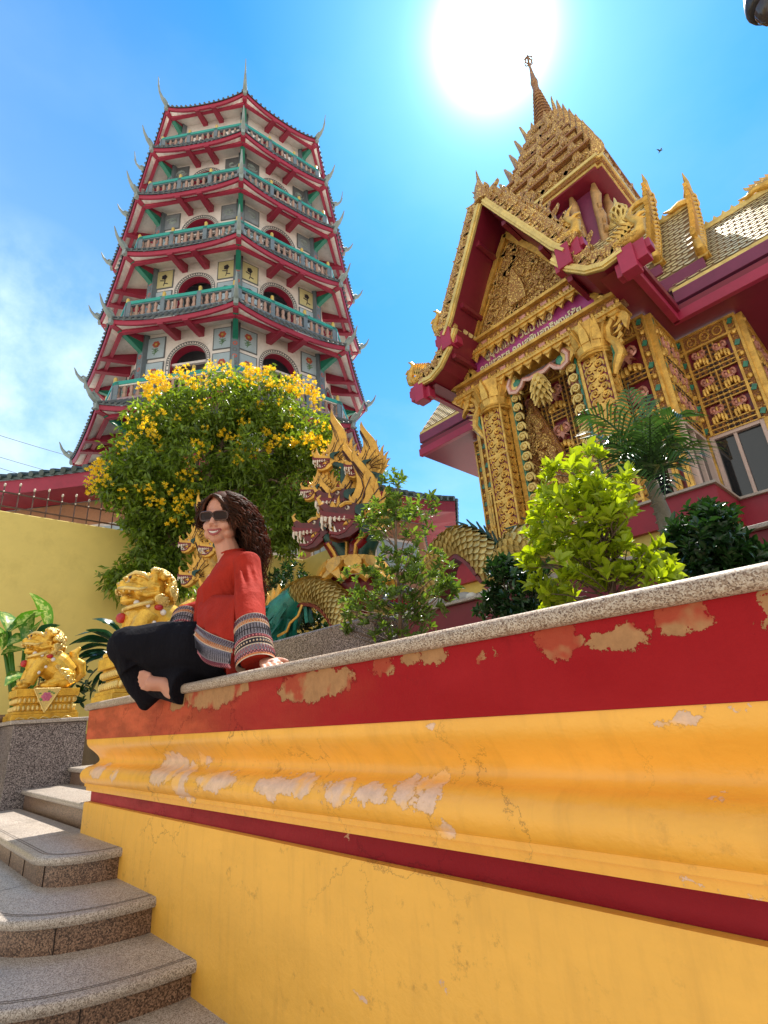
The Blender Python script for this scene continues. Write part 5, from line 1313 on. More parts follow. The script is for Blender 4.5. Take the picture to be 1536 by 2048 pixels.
# ---- golden lions
LG = mottled('lion_gold', (.80, .42, .05), .22, 11, .25, .35, .35, grime=(.30, .10, .01), bdist=.004)
LGP = mottled('lion_pale_gold', (.72, .52, .17), .14, 12, .3, .3, .3, grime=(.4, .22, .05))
LRD = mottled('lion_red_bell', (.45, .02, .02), .1, 9, .25)
LPK = mottled('lion_pink_flower', (.55, .12, .20), .2, 14, .4)
LWH = mottled('lion_pearl', (.75, .68, .62), .05, 9, .25)
LGN = mottled('lion_leaf_green', (.16, .24, .06), .2, 12, .4)
def lion(pos, sc, label, yaw=0.0):
    root = thing('lion_statue', label, 'lion statue')
    X = Matrix.Translation(V(pos)) @ Matrix.Rotation(yaw, 4, 'Z') @ Matrix.Scale(sc, 4)
    # local frame: the lion looks along -y, x to its left
    T = lambda a, s, z: (s * 1.14, -a * 1.04, z if z < .3 else z)
    b = MB(); b.X = X; b.mi = 0
    for hy, hx, z0, z1 in ((.275, .195, 0, .05), (.262, .185, .05, .075), (.235, .165, .075, .13), (.215, .15, .13, .145), (.235, .165, .145, .205), (.262, .185, .205, .275)):
        b.box((0, 0, (z0 + z1) / 2), (2 * hx, 2 * hy, z1 - z0 - .0015))
    b.mi = 1
    for z, hy, hx, r in ((.103, .24, .17, .024), (.172, .24, .17, .022)):
        for i in range(13):
            for sx in (-1, 1): b.ell((sx * hx, -hy + 2 * hy * (i + .5) / 13, z), (r * .7, r * .62, r), 7, 5)
        for i in range(9):
            for sy in (-1, 1): b.ell((-hx + 2 * hx * (i + .5) / 9, sy * hy, z), (r * .62, r * .7, r), 7, 5)
    for sx in (-1, 1):
        for i in range(5): b.tube([(sx * .199, -.24 + .096 * i, .006), (sx * .199, -.216 + .096 * i, .022), (sx * .199, -.192 + .096 * i, .014), (sx * .199, -.168 + .096 * i, .006)], .006, 5)
    bo = b.obj('base', [LG, LGP], root); bevel(bo, .004 * sc)
    for sx in (-1, 1):
        a = MB(); a.X = X; a.mi = 0; a.prism([(-.11, .272), (.11, .272), (0, .06)], .012, (sx * .199, -.02, 0), (0, 1, 0)); a.mi = 1
        for p, q in (((-.11, .272), (0, .06)), ((0, .06), (.11, .272)), ((-.11, .272), (.11, .272))): a.tube([(sx * .206, -.02 + p[0], p[1]), (sx * .206, -.02 + q[0], q[1])], .006, 5)
        a.mi = 2
        for i in range(6): a.ell((sx * .207, -.02 + .028 * cos(i * 1.05), .198 + .026 * sin(i * 1.05)), (.008, .02, .018), 6, 4)
        a.ell((sx * .211, -.02, .198), (.008, .018, .018), 6, 4); a.mi = 3
        for i in range(9): a.ell((sx * .206, -.02 + U(-.06, .06), .25 - abs(U(-.02, .09))), (.005, .014, .008), 5, 4)
        a.obj('apron', [LGP, LGP, LPK, LGN], bo, smooth=True, ang=40)
    m = MB(); m.X = X; z0 = .275; CU = []
    E = lambda a, s, z, r, M=None: m.ell(T(a, s, z0 + z), (r[1], r[0], r[2]) if hasattr(r, '__len__') else r, 18, 13)
    def Tb(pts, r): m.tube([T(a, s, z0 + z) for a, s, z in pts], r, 20)
    E(-.13, 0, .12, (.12, .14, .125))
    for s in (-1, 1): E(-.11, s * .095, .10, (.10, .055, .10)); E(.0, s * .115, .03, (.075, .035, .03)); Tb([(-.10, s * .10, .08), (.02, s * .115, .04)], [.05, .035])
    Tb([(-.16, 0, .13), (-.06, 0, .22), (.04, 0, .29), (.07, 0, .36)], [.125, .145, .145, .12])
    E(.09, 0, .24, (.105, .125, .12))
    for s in (-1, 1):
        Tb([(.07, s * .075, .26), (.13, s * .085, .15), (.16, s * .085, .05)], [.075, .058, .05]); E(.185, s * .085, .028 + (.035 if s > 0 else 0), (.055, .045, .032))
        for q in (-1, 0, 1): E(.225, s * .085 + q * .026, .02 + (.035 if s > 0 else 0), (.022, .016, .02))
    E(.19, .085, .03, (.04, .04, .035))
    E(.06, 0, .44, (.115, .115, .115)); E(.11, 0, .49, (.085, .095, .055))
    E(.16, 0, .445, (.085, .088, .046)); E(.215, 0, .455, (.03, .05, .03)); E(.15, 0, .355, (.07, .07, .026)); E(.19, 0, .375, (.03, .045, .018))
    for s in (-1, 1):
        E(.165, s * .05, .50, (.03, .026, .024)); E(.05, s * .085, .505, (.025, .02, .045)); E(.12, s * .075, .41, (.045, .02, .03)); E(.225, s * .028, .47, (.018, .018, .016))
        Tb([(.13, s * .06, .40), (.09, s * .09, .385), (.03, s * .10, .40), (.03, s * .105, .44), (.07, s * .10, .45)], [.014, .018, .02, .016, .008])
        Tb([(.2, s * .055, .43), (.14, s * .075, .44), (.09, s * .085, .43)], [.012, .016, .012])
    for i in range(64):
        a = U(-1.7, 1.7); e = U(-.9, 1.45); d = (-cos(e) * cos(a), cos(e) * sin(a), sin(e)); E(.04 + d[0] * .135, d[1] * .142, .425 + d[2] * .145, U(.022, .030)); CU.append((T(.04 + d[0] * .165, d[1] * .172, z0 + .425 + d[2] * .172), V((d[1], -d[0], d[2])).normalized()))
    Tb([(-.24, 0, .08), (-.29, 0, .14), (-.27, 0, .24), (-.21, 0, .28), (-.20, 0, .35), (-.25, 0, .41)], [.03, .045, .055, .05, .045, .015])
    for i in range(12):
        t = i / 11; E(-.16 + t * .16, 0, .235 + t * .12, (.03, .035, .024))
    for s in (-1, 1):
        for i in range(9): E(-.15 + U(-.05, .06), s * U(.11, .14), .1 + U(-.06, .07), (.025, .014, .02))
    clay(m.obj('body', LG, root), .0044 * sc, 3, .4)
    d = MB(); d.X = X; d.mi = 0
    d.ell(T(.20, 0, z0 + .245), .034, 10, 8); d.obj('bell', LRD, root, smooth=True)
    k = MB(); k.X = X                                                      # curls of the mane, spine and brow
    for c_, n_2 in CU:
        u_ = n_2.orthogonal().normalized(); w_2 = n_2.cross(u_); spiral(k, V(c_) - n_2 * .006, .027, u_, w_2, n_2, 1.7, .0085, 1, 0, 12, 6)
    for s in (-1, 1):
        for i in range(5): spiral(k, T(-.17 + .03 * i, s * (.145 - .006 * i), z0 + .06 + .035 * i), .024, V((0, -1, 0)), V((0, 0, 1)), V((s, 0, 0)), 1.5, .008, 1, 0, 10, 5)
        k.tube([T(.20, s * .03, z0 + .515), T(.165, s * .065, z0 + .535), T(.12, s * .085, z0 + .525), T(.09, s * .10, z0 + .49)], [.010, .015, .014, .006], 7)
        k.tube([T(.24, s * .02, z0 + .43), T(.22, s * .075, z0 + .425), T(.15, s * .10, z0 + .415), T(.10, s * .105, z0 + .43)], [.010, .012, .011, .006], 7)
        for i in range(4): k.ell(T(.22 - .03 * i, s * (.05 + .013 * i), z0 + .412), (.008, .008, .013), 6, 5)
    for i in range(9): t_ = i / 8; k.ell(T(-.20 + t_ * .17, 0, z0 + .20 + t_ * .17), (.020, .028, .022), 8, 6)
    k.obj('mane', LGP, root, smooth=True)
    for s in (-1, 1):
        for i, (a, q, z) in enumerate(((.14, .06, .335), (.09, .115, .31), (.0, .13, .27), (.05, .13, .20), (.10, .12, .15))):
            d = MB(); d.X = X; d.ell(T(a, s * q, z0 + z), .014 if i % 2 else .02, 8, 6); d.obj('pearl', LWH, root, smooth=True)
        d = MB(); d.X = X; d.ell(T(.03, s * .132, z0 + .30), (.02, .03, .02), 8, 6); d.obj('tassel', LRD, root, smooth=True)
        d = MB(); d.X = X; d.ell(T(.19, s * .056, z0 + .502), .012, 6, 5); d.obj('eye', NBK, root, smooth=True)
    d = MB(); d.X = X; d.tube([T(.10 + .085 * cos(q), .125 * sin(q), z0 + .325 - .02 * cos(q)) for q in [i * pi / 8 for i in range(17)]], .013, 8); d.obj('collar', LGP, root, smooth=True)
    return root
lion((-5.60, 1.12, 1.403), .90, 'small golden guardian lion with a pink flower apron on the granite pedestal')
lion((-3.74, 1.34, 1.425), 1.03, 'large golden guardian lion on the wall end behind the woman\'s knee')
# ------------------------------------------------------------------ plants
def rdir(r): 
    z = r.uniform(-1, 1); a = r.uniform(0, 2 * pi); q = sqrt(1 - z * z); return V((q * cos(a), q * sin(a), z))
def leafq(m, p, d, n, L, W, fold=.25):
    s = d.cross(n)
    if s.length < 1e-4: s = d.orthogonal()
    s.normalize(); n = s.cross(d)
    a = p + d * L * .45
    b = p + d * L * .75
    i0 = m.pt(p); i1 = m.pt(a + s * W * .5 + n * W * fold); i2 = m.pt(b + s * W * .38 + n * W * fold * .6 - n * L * .05); i3 = m.pt(p + d * L - n * L * .14); i4 = m.pt(b - s * W * .38 + n * W * fold * .6 - n * L * .05); i5 = m.pt(a - s * W * .5 + n * W * fold)
    im = m.pt(b - n * L * .05)
    m.fc((i0, i1, i2, im)); m.fc((im, i2, i3)); m.fc((im, i3, i4)); m.fc((i0, im, i4, i5))
def leafd(m, p, d, n, L, W):
    s = d.cross(n)
    if s.length < 1e-4: s = d.orthogonal()
    s.normalize(); a = p + d * L * .5
    m.fc((m.pt(p), m.pt(a + s * W * .5), m.pt(p + d * L - V((0, 0, L * .12))), m.pt(a - s * W * .5)))
def at_d(px, py, D): d = ray(px, py); return CAMP + d * (D / math.hypot(d.x, d.y))
BARK = mottled('grey_brown_bark', (.22, .15, .10), .25, 9, .85, bump=.5, bdist=.02)
BARKD = mottled('dark_twig', (.13, .085, .06), .25, 9, .8, bump=.3)
# ---- flowering tree
tr = thing('flowering_tree', 'leafy tree crowned with bright yellow trumpet flowers in front of the pagoda', 'tree')
r6 = random.Random(11)
D6 = 9.9
blobs = [(330, 850, 72), (430, 805, 72), (540, 815, 72), (610, 865, 60), (300, 925, 80), (400, 900, 90), (500, 890, 92), (590, 940, 75), (255, 965, 44), (335, 1000, 60), (450, 980, 66), (560, 1015, 66), (615, 1030, 45), (640, 930, 38), (222, 972, 24), (268, 1010, 38), (570, 1075, 32), (650, 1000, 28), (380, 1040, 40),
         (290, 1130, 40), (340, 1150, 36), (262, 1162, 30), (362, 1190, 22), (320, 1100, 34), (236, 1152, 16), (300, 1060, 30), (350, 1085, 30)]
lf = MB()
def blobpt(px, py, r, surf=.55, D=D6):
    d = rdir(r6); q = r * (r6.random() ** (1 / 3 if r6.random() > surf else .12))
    qx, qy, qz = d.x * q, d.y * q, d.z * q
    return at_d(px + qx, py + qy, D + qz * .011)
nl = 0
for bx, by, br in blobs:
    n = int(br * br * .115)
    for i in range(n):
        c = blobpt(bx, by, br)
        if noise.noise(c * 1.5) < -.10: continue                        # gaps where the sky shows
        ax = rdir(r6); ax.z = ax.z * .5 - .25; ax.normalize()
        for k in range(9):
            p = c + ax * (k * .032) + rdir(r6) * .03
            d = (ax * .5 + rdir(r6) * .8 + V((0, 0, -.35))).normalized()
            leafd(lf, p, d, (rdir(r6) + V((0, 0, .8))).normalized(), r6.uniform(.10, .17), r6.uniform(.035, .055)); nl += 1
LTREE = leafmat('tree_leaf', (.16, .25, .03), .6, .5, .36, 2.2, (1.35, 1.25, .45))
lf.obj('crown', LTREE, tr, rec=False)
t = MB()
base = V((-9.2, 3.6, 1.25))
trunk = [base, V((-9.25, 3.58, 2.4)), V((-9.3, 3.6, 3.9)), V((-9.1, 3.8, 5.0)), V((-8.95, 4.0, 5.8))]
t.tube(trunk, [.10, .085, .075, .065, .05], 9)
for bx, by, br in blobs[:19]:
    e = at_d(bx, by, D6); s0 = trunk[2].lerp(trunk[4], r6.random()); mid = s0.lerp(e, .5) + rdir(r6) * .25 + V((0, 0, .25))
    t.tube([s0, mid, e], [.045, .028, .010], 6)
    for k in range(5):
        q = mid.lerp(e, r6.random()); t.tube([q, q + rdir(r6) * .3 + V((0, 0, .1)), q + rdir(r6) * .6], [.014, .009, .004], 4)
for bx, by, br in blobs[19:]:
    e = at_d(bx, by, D6); s0 = trunk[1].lerp(trunk[2], .8); t.tube([s0, s0.lerp(e, .5) + V((0, 0, .15)), e], [.02, .014, .006], 5)
t.obj('trunk', BARK, tr, smooth=True)
fl = MB()
def floret(p, d, s):
    d = d.normalized(); u = d.orthogonal().normalized(); w = d.cross(u); c = fl.pt(p)
    a0 = r6.uniform(0, 6)
    ring = []
    for k in range(5):
        a = a0 + k * 2 * pi / 5
        q1 = p + d * s * .55 + (u * cos(a - .5) + w * sin(a - .5)) * s * .30
        q2 = p + d * s * .85 + (u * cos(a - .3) + w * sin(a - .3)) * s * .62
        q3 = p + d * s * .85 + (u * cos(a + .3) + w * sin(a + .3)) * s * .62
        q4 = p + d * s * .55 + (u * cos(a + .5) + w * sin(a + .5)) * s * .30
        fl.fc((c, fl.pt(q1), fl.pt(q2), fl.pt(q3), fl.pt(q4)))
fpos = []
for i in range(84):                                                      # thick along the top edge
    x = r6.uniform(285, 635); top = 735 + abs(x - 440) ** 1.9 / 700; fpos.append((x, top + r6.uniform(-6, 34)))
for i in range(28): y = r6.uniform(770, 1000); fpos.append((r6.uniform(600, 640) + (y - 780) * .19, y))
for i in range(9): y = r6.uniform(770, 900); fpos.append((300 - (y - 770) * .45 + r6.uniform(-14, 30), y))
for i in range(40): fpos.append((r6.uniform(300, 620), r6.uniform(800, 930)))
for i in range(20): fpos.append((r6.uniform(215, 400), r6.uniform(930, 1060)))
for i in range(10): fpos.append((r6.uniform(170, 215), r6.uniform(920, 985)))
for x, y in fpos:
    c = at_d(x, y, D6 - r6.uniform(.55, 1.0)); dn = (V((0, 0, .7)) + rdir(r6) * .5 - ray(x, y) * .6)
    for k in range(r6.randint(5, 11)): floret(c + rdir(r6) * .085, dn + rdir(r6) * .9, r6.uniform(.04, .07))
tag(fl.obj('flowers', leafmat('yellow_petal', (.92, .66, .02), .10, .45, .45, 4, (1.1, 1.0, .6)), tr, rec=False), kind='stuff')
# ---- shrubs
def shrub(name, label, cat, blobs, y, leaf, mat, dens, stem0, lw=(.05, .02), rosette=9, seed=1, stemr=.012, gap=-.3, branch=10, scale_px=None, stemmat=None, up=.5, full=True, top=None):
    root = thing(name, label, cat); r = random.Random(seed); m = MB()
    tips = []
    for bx, by, br in blobs:
        pc = aty(bx, by, y); pr = (aty(bx + br, by, y) - aty(bx - br, by, y)).length * .5
        ax = (aty(bx + br, by, y) - pc).length / br
        n = int(dens * br * br)
        for i in range(n):
            d = rdir(r); q = br * (r.random() ** (.2 if r.random() < .6 else .4))
            c = aty(bx + d.x * q, by + d.y * q, y + d.z * q * .0028 * y * .55)
            if noise.noise(c * 5.5) < gap: continue
            tips.append(c)
            ax_ = (V((d.x * .0, 0, up)) + rdir(r) * .7 + (c - aty(stem0[0], stem0[1], y)).normalized() * .6).normalized()
            u = ax_.orthogonal().normalized(); w = ax_.cross(u)
            for k in range(rosette):
                a = k * 2.4 + r.random(); el = r.uniform(.25, 1.1)
                dd = (ax_ * sin(el) + (u * cos(a) + w * sin(a)) * cos(el)).normalized()
                L = r.uniform(.55, 1.25) * lw[0]
                (leafq if full else leafd)(m, c + ax_ * (k * lw[0] * .06) - ax_ * lw[0] * .3, dd, ax_, L, L * lw[1] / lw[0])
    m.obj('foliage', mat, root, rec=False)
    s = MB(); b0 = aty(stem0[0], stem0[1], y); b0.z = min(b0.z, 1.45)
    if top:
        tt = aty(top[0], top[1], y); tk = [b0, b0.lerp(tt, .35) + V((.015, 0, 0)), b0.lerp(tt, .7) - V((.012, 0, 0)), tt]
        s.tube(tk, [stemr * 1.2, stemr, stemr * .7, stemr * .3], 8)
        for bx, by, br in blobs:
            e = aty(bx, by, y); f = min(.92, max(.08, (e.z - b0.z) / max(.01, tt.z - b0.z) - r.uniform(.12, .3))); q0 = b0.lerp(tt, f)
            s.tube([q0, q0.lerp(e, .5) + V((0, 0, .015)), e], [stemr * .45, stemr * .3, stemr * .15], 5)
    for bx, by, br in ([] if top else blobs):
        for q in range(2):
            e = aty(bx + r.uniform(-.5, .5) * br, by + r.uniform(-.5, .5) * br, y + r.uniform(-.08, .08)); mid = b0.lerp(e, .55) + rdir(r) * .04
            s.tube([b0, b0.lerp(mid, .5) + V((0, 0, .02)), mid, e], [stemr, stemr * .8, stemr * .55, stemr * .25], 6)
    for i in range(branch * 6):
        e = r.choice(tips); q = (b0.lerp(e, r.uniform(.35, .7)) if not top else b0.lerp(tt, min(.95, max(.1, (e.z - b0.z) / (tt.z - b0.z) - .15))).lerp(e, r.uniform(.2, .5))) + rdir(r) * .02
        s.tube([q, q.lerp(e, .5) + rdir(r) * .02, e], [stemr * .3, stemr * .22, stemr * .12], 4)
    s.obj('stem', stemmat or BARKD, root, smooth=True)
    return root
shrub('lime_shrub', 'sunlit lime green shrub with glossy leaves behind the wall coping', 'shrub',
      [(1185, 915, 48), (1150, 975, 66), (1215, 985, 62), (1110, 1060, 66), (1190, 1060, 80), (1250, 1040, 46), (1130, 1140, 66), (1230, 1120, 78), (1290, 1105, 56), (1090, 1205, 50), (1160, 1205, 50), (1230, 1185, 50), (1310, 1160, 46), (1060, 1120, 26)],
      2.15, 0, leafmat('lime_leaf', (.34, .44, .020), .40, .45, .28, 3, (1.15, 1.1, .25)), .0155, (1215, 1205), (.060, .027), 9, 5, .013, -.0, 30, top=(1192, 960))
shrub('sapling', 'slender sapling with sparse small leaves between the woman and the lime shrub', 'sapling',
      [(790, 975, 34), (825, 1030, 54), (755, 1055, 46), (790, 1115, 56), (855, 1150, 56), (725, 1175, 46), (800, 1195, 62), (880, 1195, 42), (705, 1215, 36), (760, 1255, 40), (845, 1250, 46), (735, 1005, 26), (780, 1040, 40), (690, 1245, 26)],
      2.2, 0, leafmat('sapling_leaf', (.12, .20, .03), .5, .42, .3, 4), .022, (795, 1285), (.048, .018), 8, 6, .012, -.06, 14, stemmat=BARK, top=(792, 985))
DKL = leafmat('dark_glossy_leaf', (.022, .062, .018), .45, .2, .25, 4, (1.2, 1.3, .5))
shrub('dark_shrub', 'round dark green shrub under the temple window at the right edge', 'shrub', [(1400, 1080, 66), (1450, 1100, 60), (1375, 1130, 52), (1475, 1140, 46), (1430, 1045, 42), (1510, 1130, 34), (1420, 1160, 50), (1360, 1090, 36)], 3.0, 0, DKL, .03, (1420, 1190), (.062, .026), 9, 7, .012, -.3, 8)
shrub('dark_shrub', 'low dark green shrub left of the lime shrub, beside the planter', 'shrub', [(1015, 1155, 44), (1045, 1195, 50), (1000, 1225, 46), (1000, 1130, 26), (1065, 1150, 34), (1040, 1240, 36)], 2.9, 0, DKL, .034, (1035, 1250), (.062, .026), 9, 8, .012, -.3, 8)
shrub('dark_shrub', 'dark green shrub below the arched naga body near the granite block', 'shrub', [(580, 1155, 36), (560, 1190, 40), (605, 1205, 46), (625, 1240, 36), (545, 1160, 22), (580, 1240, 40), (655, 1250, 26)], 4.0, 0, DKL, .03, (590, 1290), (.08, .034), 9, 9, .014, -.35, 8)
# ---- palm
pm = thing('palm', 'dark feathery palm standing against the temple window behind the lime shrub', 'palm')
PYP = 4.6
c0 = aty(1302, 965, PYP); r9 = random.Random(4)
m = MB(); g = aty(1335, 1050, PYP); m.tube([V((g.x, g.y, 2.1)), g.lerp(c0, .3), c0.lerp(g, .25), c0], [.075, .06, .05, .055], 9)
for i in range(9): z = lerp(2.2, c0.z - .05, i / 9); q = V((lerp(g.x, c0.x, i / 9), PYP, z)); m.lathe([(.056, z - .01), (.068, z), (.056, z + .01)], (q.x, q.y, 0), 9)
m.obj('trunk', mottled('palm_trunk', (.20, .17, .12), .2, 8, .7, bump=.3), pm, smooth=True)
PLM = leafmat('palm_leaflet', (.045, .10, .024), .4, .22, .27, 3, (1.2, 1.25, .6))
for tx, ty, mx, my, dy in ((1255, 768, 1270, 850, -.3), (1148, 835, 1220, 800, -.5), (1372, 835, 1330, 800, -.2), (1232, 975, 1235, 850, -.6), (1350, 900, 1345, 820, .1), (1195, 905, 1230, 850, -.4), (1295, 785, 1290, 860, .3), (1390, 930, 1360, 850, -.4), (1215, 1010, 1250, 890, -.5), (1330, 1000, 1330, 880, -.7), (1160, 880, 1215, 850, .2), (1300, 830, 1300, 880, -.6)):
    m = MB(); e = aty(tx, ty, PYP + dy); k = aty(mx, my, PYP + dy * .5)
    pts = [c0 * (1 - t) ** 2 + k * (2 * t * (1 - t)) + e * t * t for t in [i / 22 for i in range(23)]]
    m.tube(pts, [lerp(.016, .003, i / 22) for i in range(23)], 5)
    for i in range(2, 23):
        t = i / 22; d = (pts[i] - pts[i - 1]).normalized(); s = d.cross(V((0, 0, 1))).normalized(); u = s.cross(d)
        L = .40 * sin(pi * min(1, .12 + .88 * t)) ** .6 * (1.15 - .5 * t)
        for sg in (-1, 1):
            for h in (0,):
                p = pts[i - 1].lerp(pts[i], h); dd = (s * sg * .8 + d * .65 + u * r9.uniform(.0, .3)).normalized(); n = (u + s * sg * .3).normalized(); sd = dd.cross(n).normalized()
                a = p + dd * L * .5 + n * .0; b = p + dd * L - V((0, 0, L * .34)); w = .012
                m.fc((m.pt(p + sd * w * .4), m.pt(a + sd * w), m.pt(b), m.pt(a - sd * w), m.pt(p - sd * w * .4)))
    m.obj('frond', PLM, pm, rec=False)
# ---- broad-leaved plants by the lions
def bigleaf(m, base, tip, W, arch=.15, roll=0.0, n=9, mats=(0, 1), droop=None, cup=.22):
    base, tip = V(base), V(tip); d = tip - base; L = d.length
    s = d.cross(V((0, 0, 1))); s = s.normalized() if s.length > 1e-4 else V((1, 0, 0))
    s = (Matrix.Rotation(roll, 3, d.normalized()) @ s); u = s.cross(d).normalized()
    rows = []
    for i in range(n + 1):
        t = i / n; c = base + d * t + u * (arch * L * sin(pi * t)); w = W * (sin(pi * min(.985, .03 + t * .97)) ** .75) * (1 - .25 * t)
        rows.append([c + s * (w * q) + u * (cup * w * abs(q) + .02 * W * sin(t * 40 + q * 5)) for q in (-.5, -.34, -.17, -.03, .03, .17, .34, .5)])
    idx = [[m.pt(p) for p in r_] for r_ in rows]
    for i in range(n):
        for j in range(7):
            m.mi = mats[0] if j in (0, 6) or (j in (1, 5) and i % 2) else mats[1]
            m.fc((idx[i][j], idx[i][j + 1], idx[i + 1][j + 1], idx[i + 1][j]))
DG = leafmat('variegated_green', (.07, .20, .02), .3, .35, .3, 9); 
def varm():
    q = NT('variegated_pale'); v = q.co()
    f = q.rng(q.noise(26, 5, .7, v), .42, .6); col = q.mix(f, (.10, .24, .03), (.46, .52, .16)); q.fin(col, .3)
    tr_ = q.n('ShaderNodeBsdfTranslucent'); q.l(col, tr_.inputs[0]); mx = q.n('ShaderNodeMixShader'); mx.inputs[0].default_value = .35
    q.l(q.b.outputs[0], mx.inputs[1]); q.l(tr_.outputs[0], mx.inputs[2]); q.l(mx.outputs[0], q.o.inputs[0]); return q.m
DP = varm()
dv = thing('variegated_plant', 'broad-leaved plant with pale green mottled leaves behind the small golden lion', 'plant')
XP = -6.35
for i, (tx, ty, bx, by, W, ro) in enumerate(((60, 1186, 98, 1260, .20, .5), (98, 1222, 20, 1262, .20, -.3), (0, 1222, 14, 1262, .2, .2), (88, 1236, 62, 1312, .22, .9), (28, 1238, 50, 1276, .16, 1.2), (120, 1250, 80, 1292, .2, -.4), (-4, 1300, 8, 1265, .16, .4), (14, 1292, 62, 1272, .16, -.5), (2, 1310, 52, 1302, .14, .3), (10, 1372, 48, 1346, .16, -.3), (28, 1406, 36, 1366, .16, .6), (70, 1225, 52, 1290, .14, -.8), (-10, 1250, 4, 1300, .16, .4))):
    m = MB(); bigleaf(m, atx(bx, by, XP + .12 * (i % 3)), atx(tx, ty, XP + .25 * (i % 2)), W, .12, ro); m.obj('leaf', [DG, DP], dv, smooth=True, rec=False)
m = MB(); g = atx(40, 1440, XP)
for bx, by in ((98, 1260), (20, 1262), (62, 1312), (50, 1276), (14, 1262), (48, 1346), (8, 1300)): m.tube([V((g.x, g.y + U(-.05, .05), 1.1)), atx(lerp(35, bx, .5), 1370, XP), atx(bx, by, XP)], [.03, .024, .012], 7)
m.obj('stem', DG, dv, smooth=True)
dk = thing('dark_leaf_plant', 'plant with long dark blue-green leaves between the two golden lions', 'plant')
DB = leafmat('dark_blue_leaf', (.014, .055, .030), .35, .18, .2, 5, (1.2, 1.3, .7))
for i, (tx, ty, bx, by, W) in enumerate(((184, 1238, 240, 1268, .15), (150, 1272, 235, 1280, .14), (140, 1312, 228, 1296, .15), (138, 1290, 220, 1285, .13), (152, 1345, 225, 1310, .14), (166, 1385, 226, 1320, .14), (205, 1245, 245, 1275, .13), (180, 1400, 228, 1330, .14), (210, 1400, 240, 1320, .13), (120, 1250, 70, 1275, .16), (140, 1330, 215, 1300, .12), (172, 1260, 236, 1290, .13), (158, 1320, 230, 1312, .13), (196, 1380, 238, 1330, .13))):
    m = MB(); bigleaf(m, atx(bx, by, -6.15 + .1 * (i % 3)), atx(tx, ty, -6.2 + .15 * (i % 2)), W, .14, .4 * ((i % 4) - 1.5)); m.obj('leaf', [DB, DB], dk, smooth=True, rec=False)
m = MB(); g = atx(228, 1330, -6.2); m.tube([V((g.x, g.y, 1.2)), g, atx(236, 1285, -6.2)], [.035, .03, .02], 7); m.obj('stem', DG, dk, smooth=True)
shrub('leafy_undergrowth', 'low dark undergrowth behind the pedestal and the small lion', 'shrub', [(70, 1330, 60), (30, 1380, 60), (10, 1320, 40), (20, 1430, 40), (150, 1370, 40)], 1.75, 0, DKL, .012, (60, 1440), (.09, .036), 8, 12, .012, -.4, 6)
po = thing('glazed_jar', 'brown glazed jar standing left of the granite pedestal at the frame edge', 'jar')
m = MB(); m.lathe([(.15, .76), (.17, .765), (.27, .95), (.34, 1.18), (.33, 1.34), (.27, 1.43), (.30, 1.46), (.30, 1.48), (.25, 1.48), (.23, 1.40)], (-6.36, .72, 0), 24); m.obj('vessel', mottled('brown_glaze', (.16, .10, .06), .3, 5, .22), po, smooth=True, ang=40)
# ------------------------------------------------------------------ the seated woman
SKIN = NT('skin'); _c = SKIN.mix(SKIN.rng(SKIN.noise(9, 4), .35, .7), (.50, .225, .145), (.56, .27, .18)); SKIN.fin(_c, .45); SKIN.b.inputs['Subsurface Weight'].default_value = .12; SKIN.b.inputs['Subsurface Radius'].default_value = (.02, .008, .004); SKIN.b.inputs['Subsurface Scale'].default_value = .5; SKIN = SKIN.m
def clothm(name, c, rough=.85, scale=420, lines=.5):
    q = NT(name); v = q.co(); w = q.noise(7, 5, .6, v); f = q.noise(scale, 2, .5, v)
    col = q.mix(q.rng(w, .3, .7), tuple(x * .8 for x in c), tuple(min(1, x * 1.15) for x in c)); col = q.mix(q.rng(f, .4, .65, 0, .35), col, tuple(x * .6 for x in c))
    fold = q.noise(11, 4, .6, q.co((1.2, 1.2, .35))); q.bump(q.math('ADD', q.math('MULTIPLY', fold, 1.0), q.math('MULTIPLY', f, .04)), lines, .03)
    return q.fin(col, rough, 0, .12)
SHIRT = clothm('red_cotton', (.38, .026, .014)); PANTS = clothm('navy_trousers', (.007, .0062, .0095), .9, 300, .55)
wo_ = thing('person', 'smiling woman in a red embroidered blouse, dark trousers and sunglasses sitting on the wall coping', 'person')
WO = V((-2.334, 1.20, 1.425)); WF = V((-.55, -.83, 0)).normalized(); WL = V((-WF.y, WF.x, 0))
def B(a, s, z): return WO + WF * a + WL * s + V((0, 0, z))
TF = V((-.30, -.95, 0)).normalized(); TL = V((-TF.y, TF.x, 0))              # the turned chest
def Tt(a, s, z): return WO + TF * a + TL * s + V((0, 0, z))
HC = aty(444, 1040, 1.13); HF = V((.60, -.76, -.25)).normalized(); HL = V((-HF.y, HF.x, 0)).normalized()
HL = (HL + V((0, 0, -.07))).normalized(); HU = HF.cross(HL).normalized(); 
if HU.z < 0: HU = -HU
def Hh(a, s, z): return HC + HF * a + HL * s + HU * z
HM = Matrix((HF, HL, HU)).transposed()
b = MB()
E3 = lambda p, r, M=None: b.ell(p, r, 14, 10, M)
neck = Tt(.02, 0, .60)
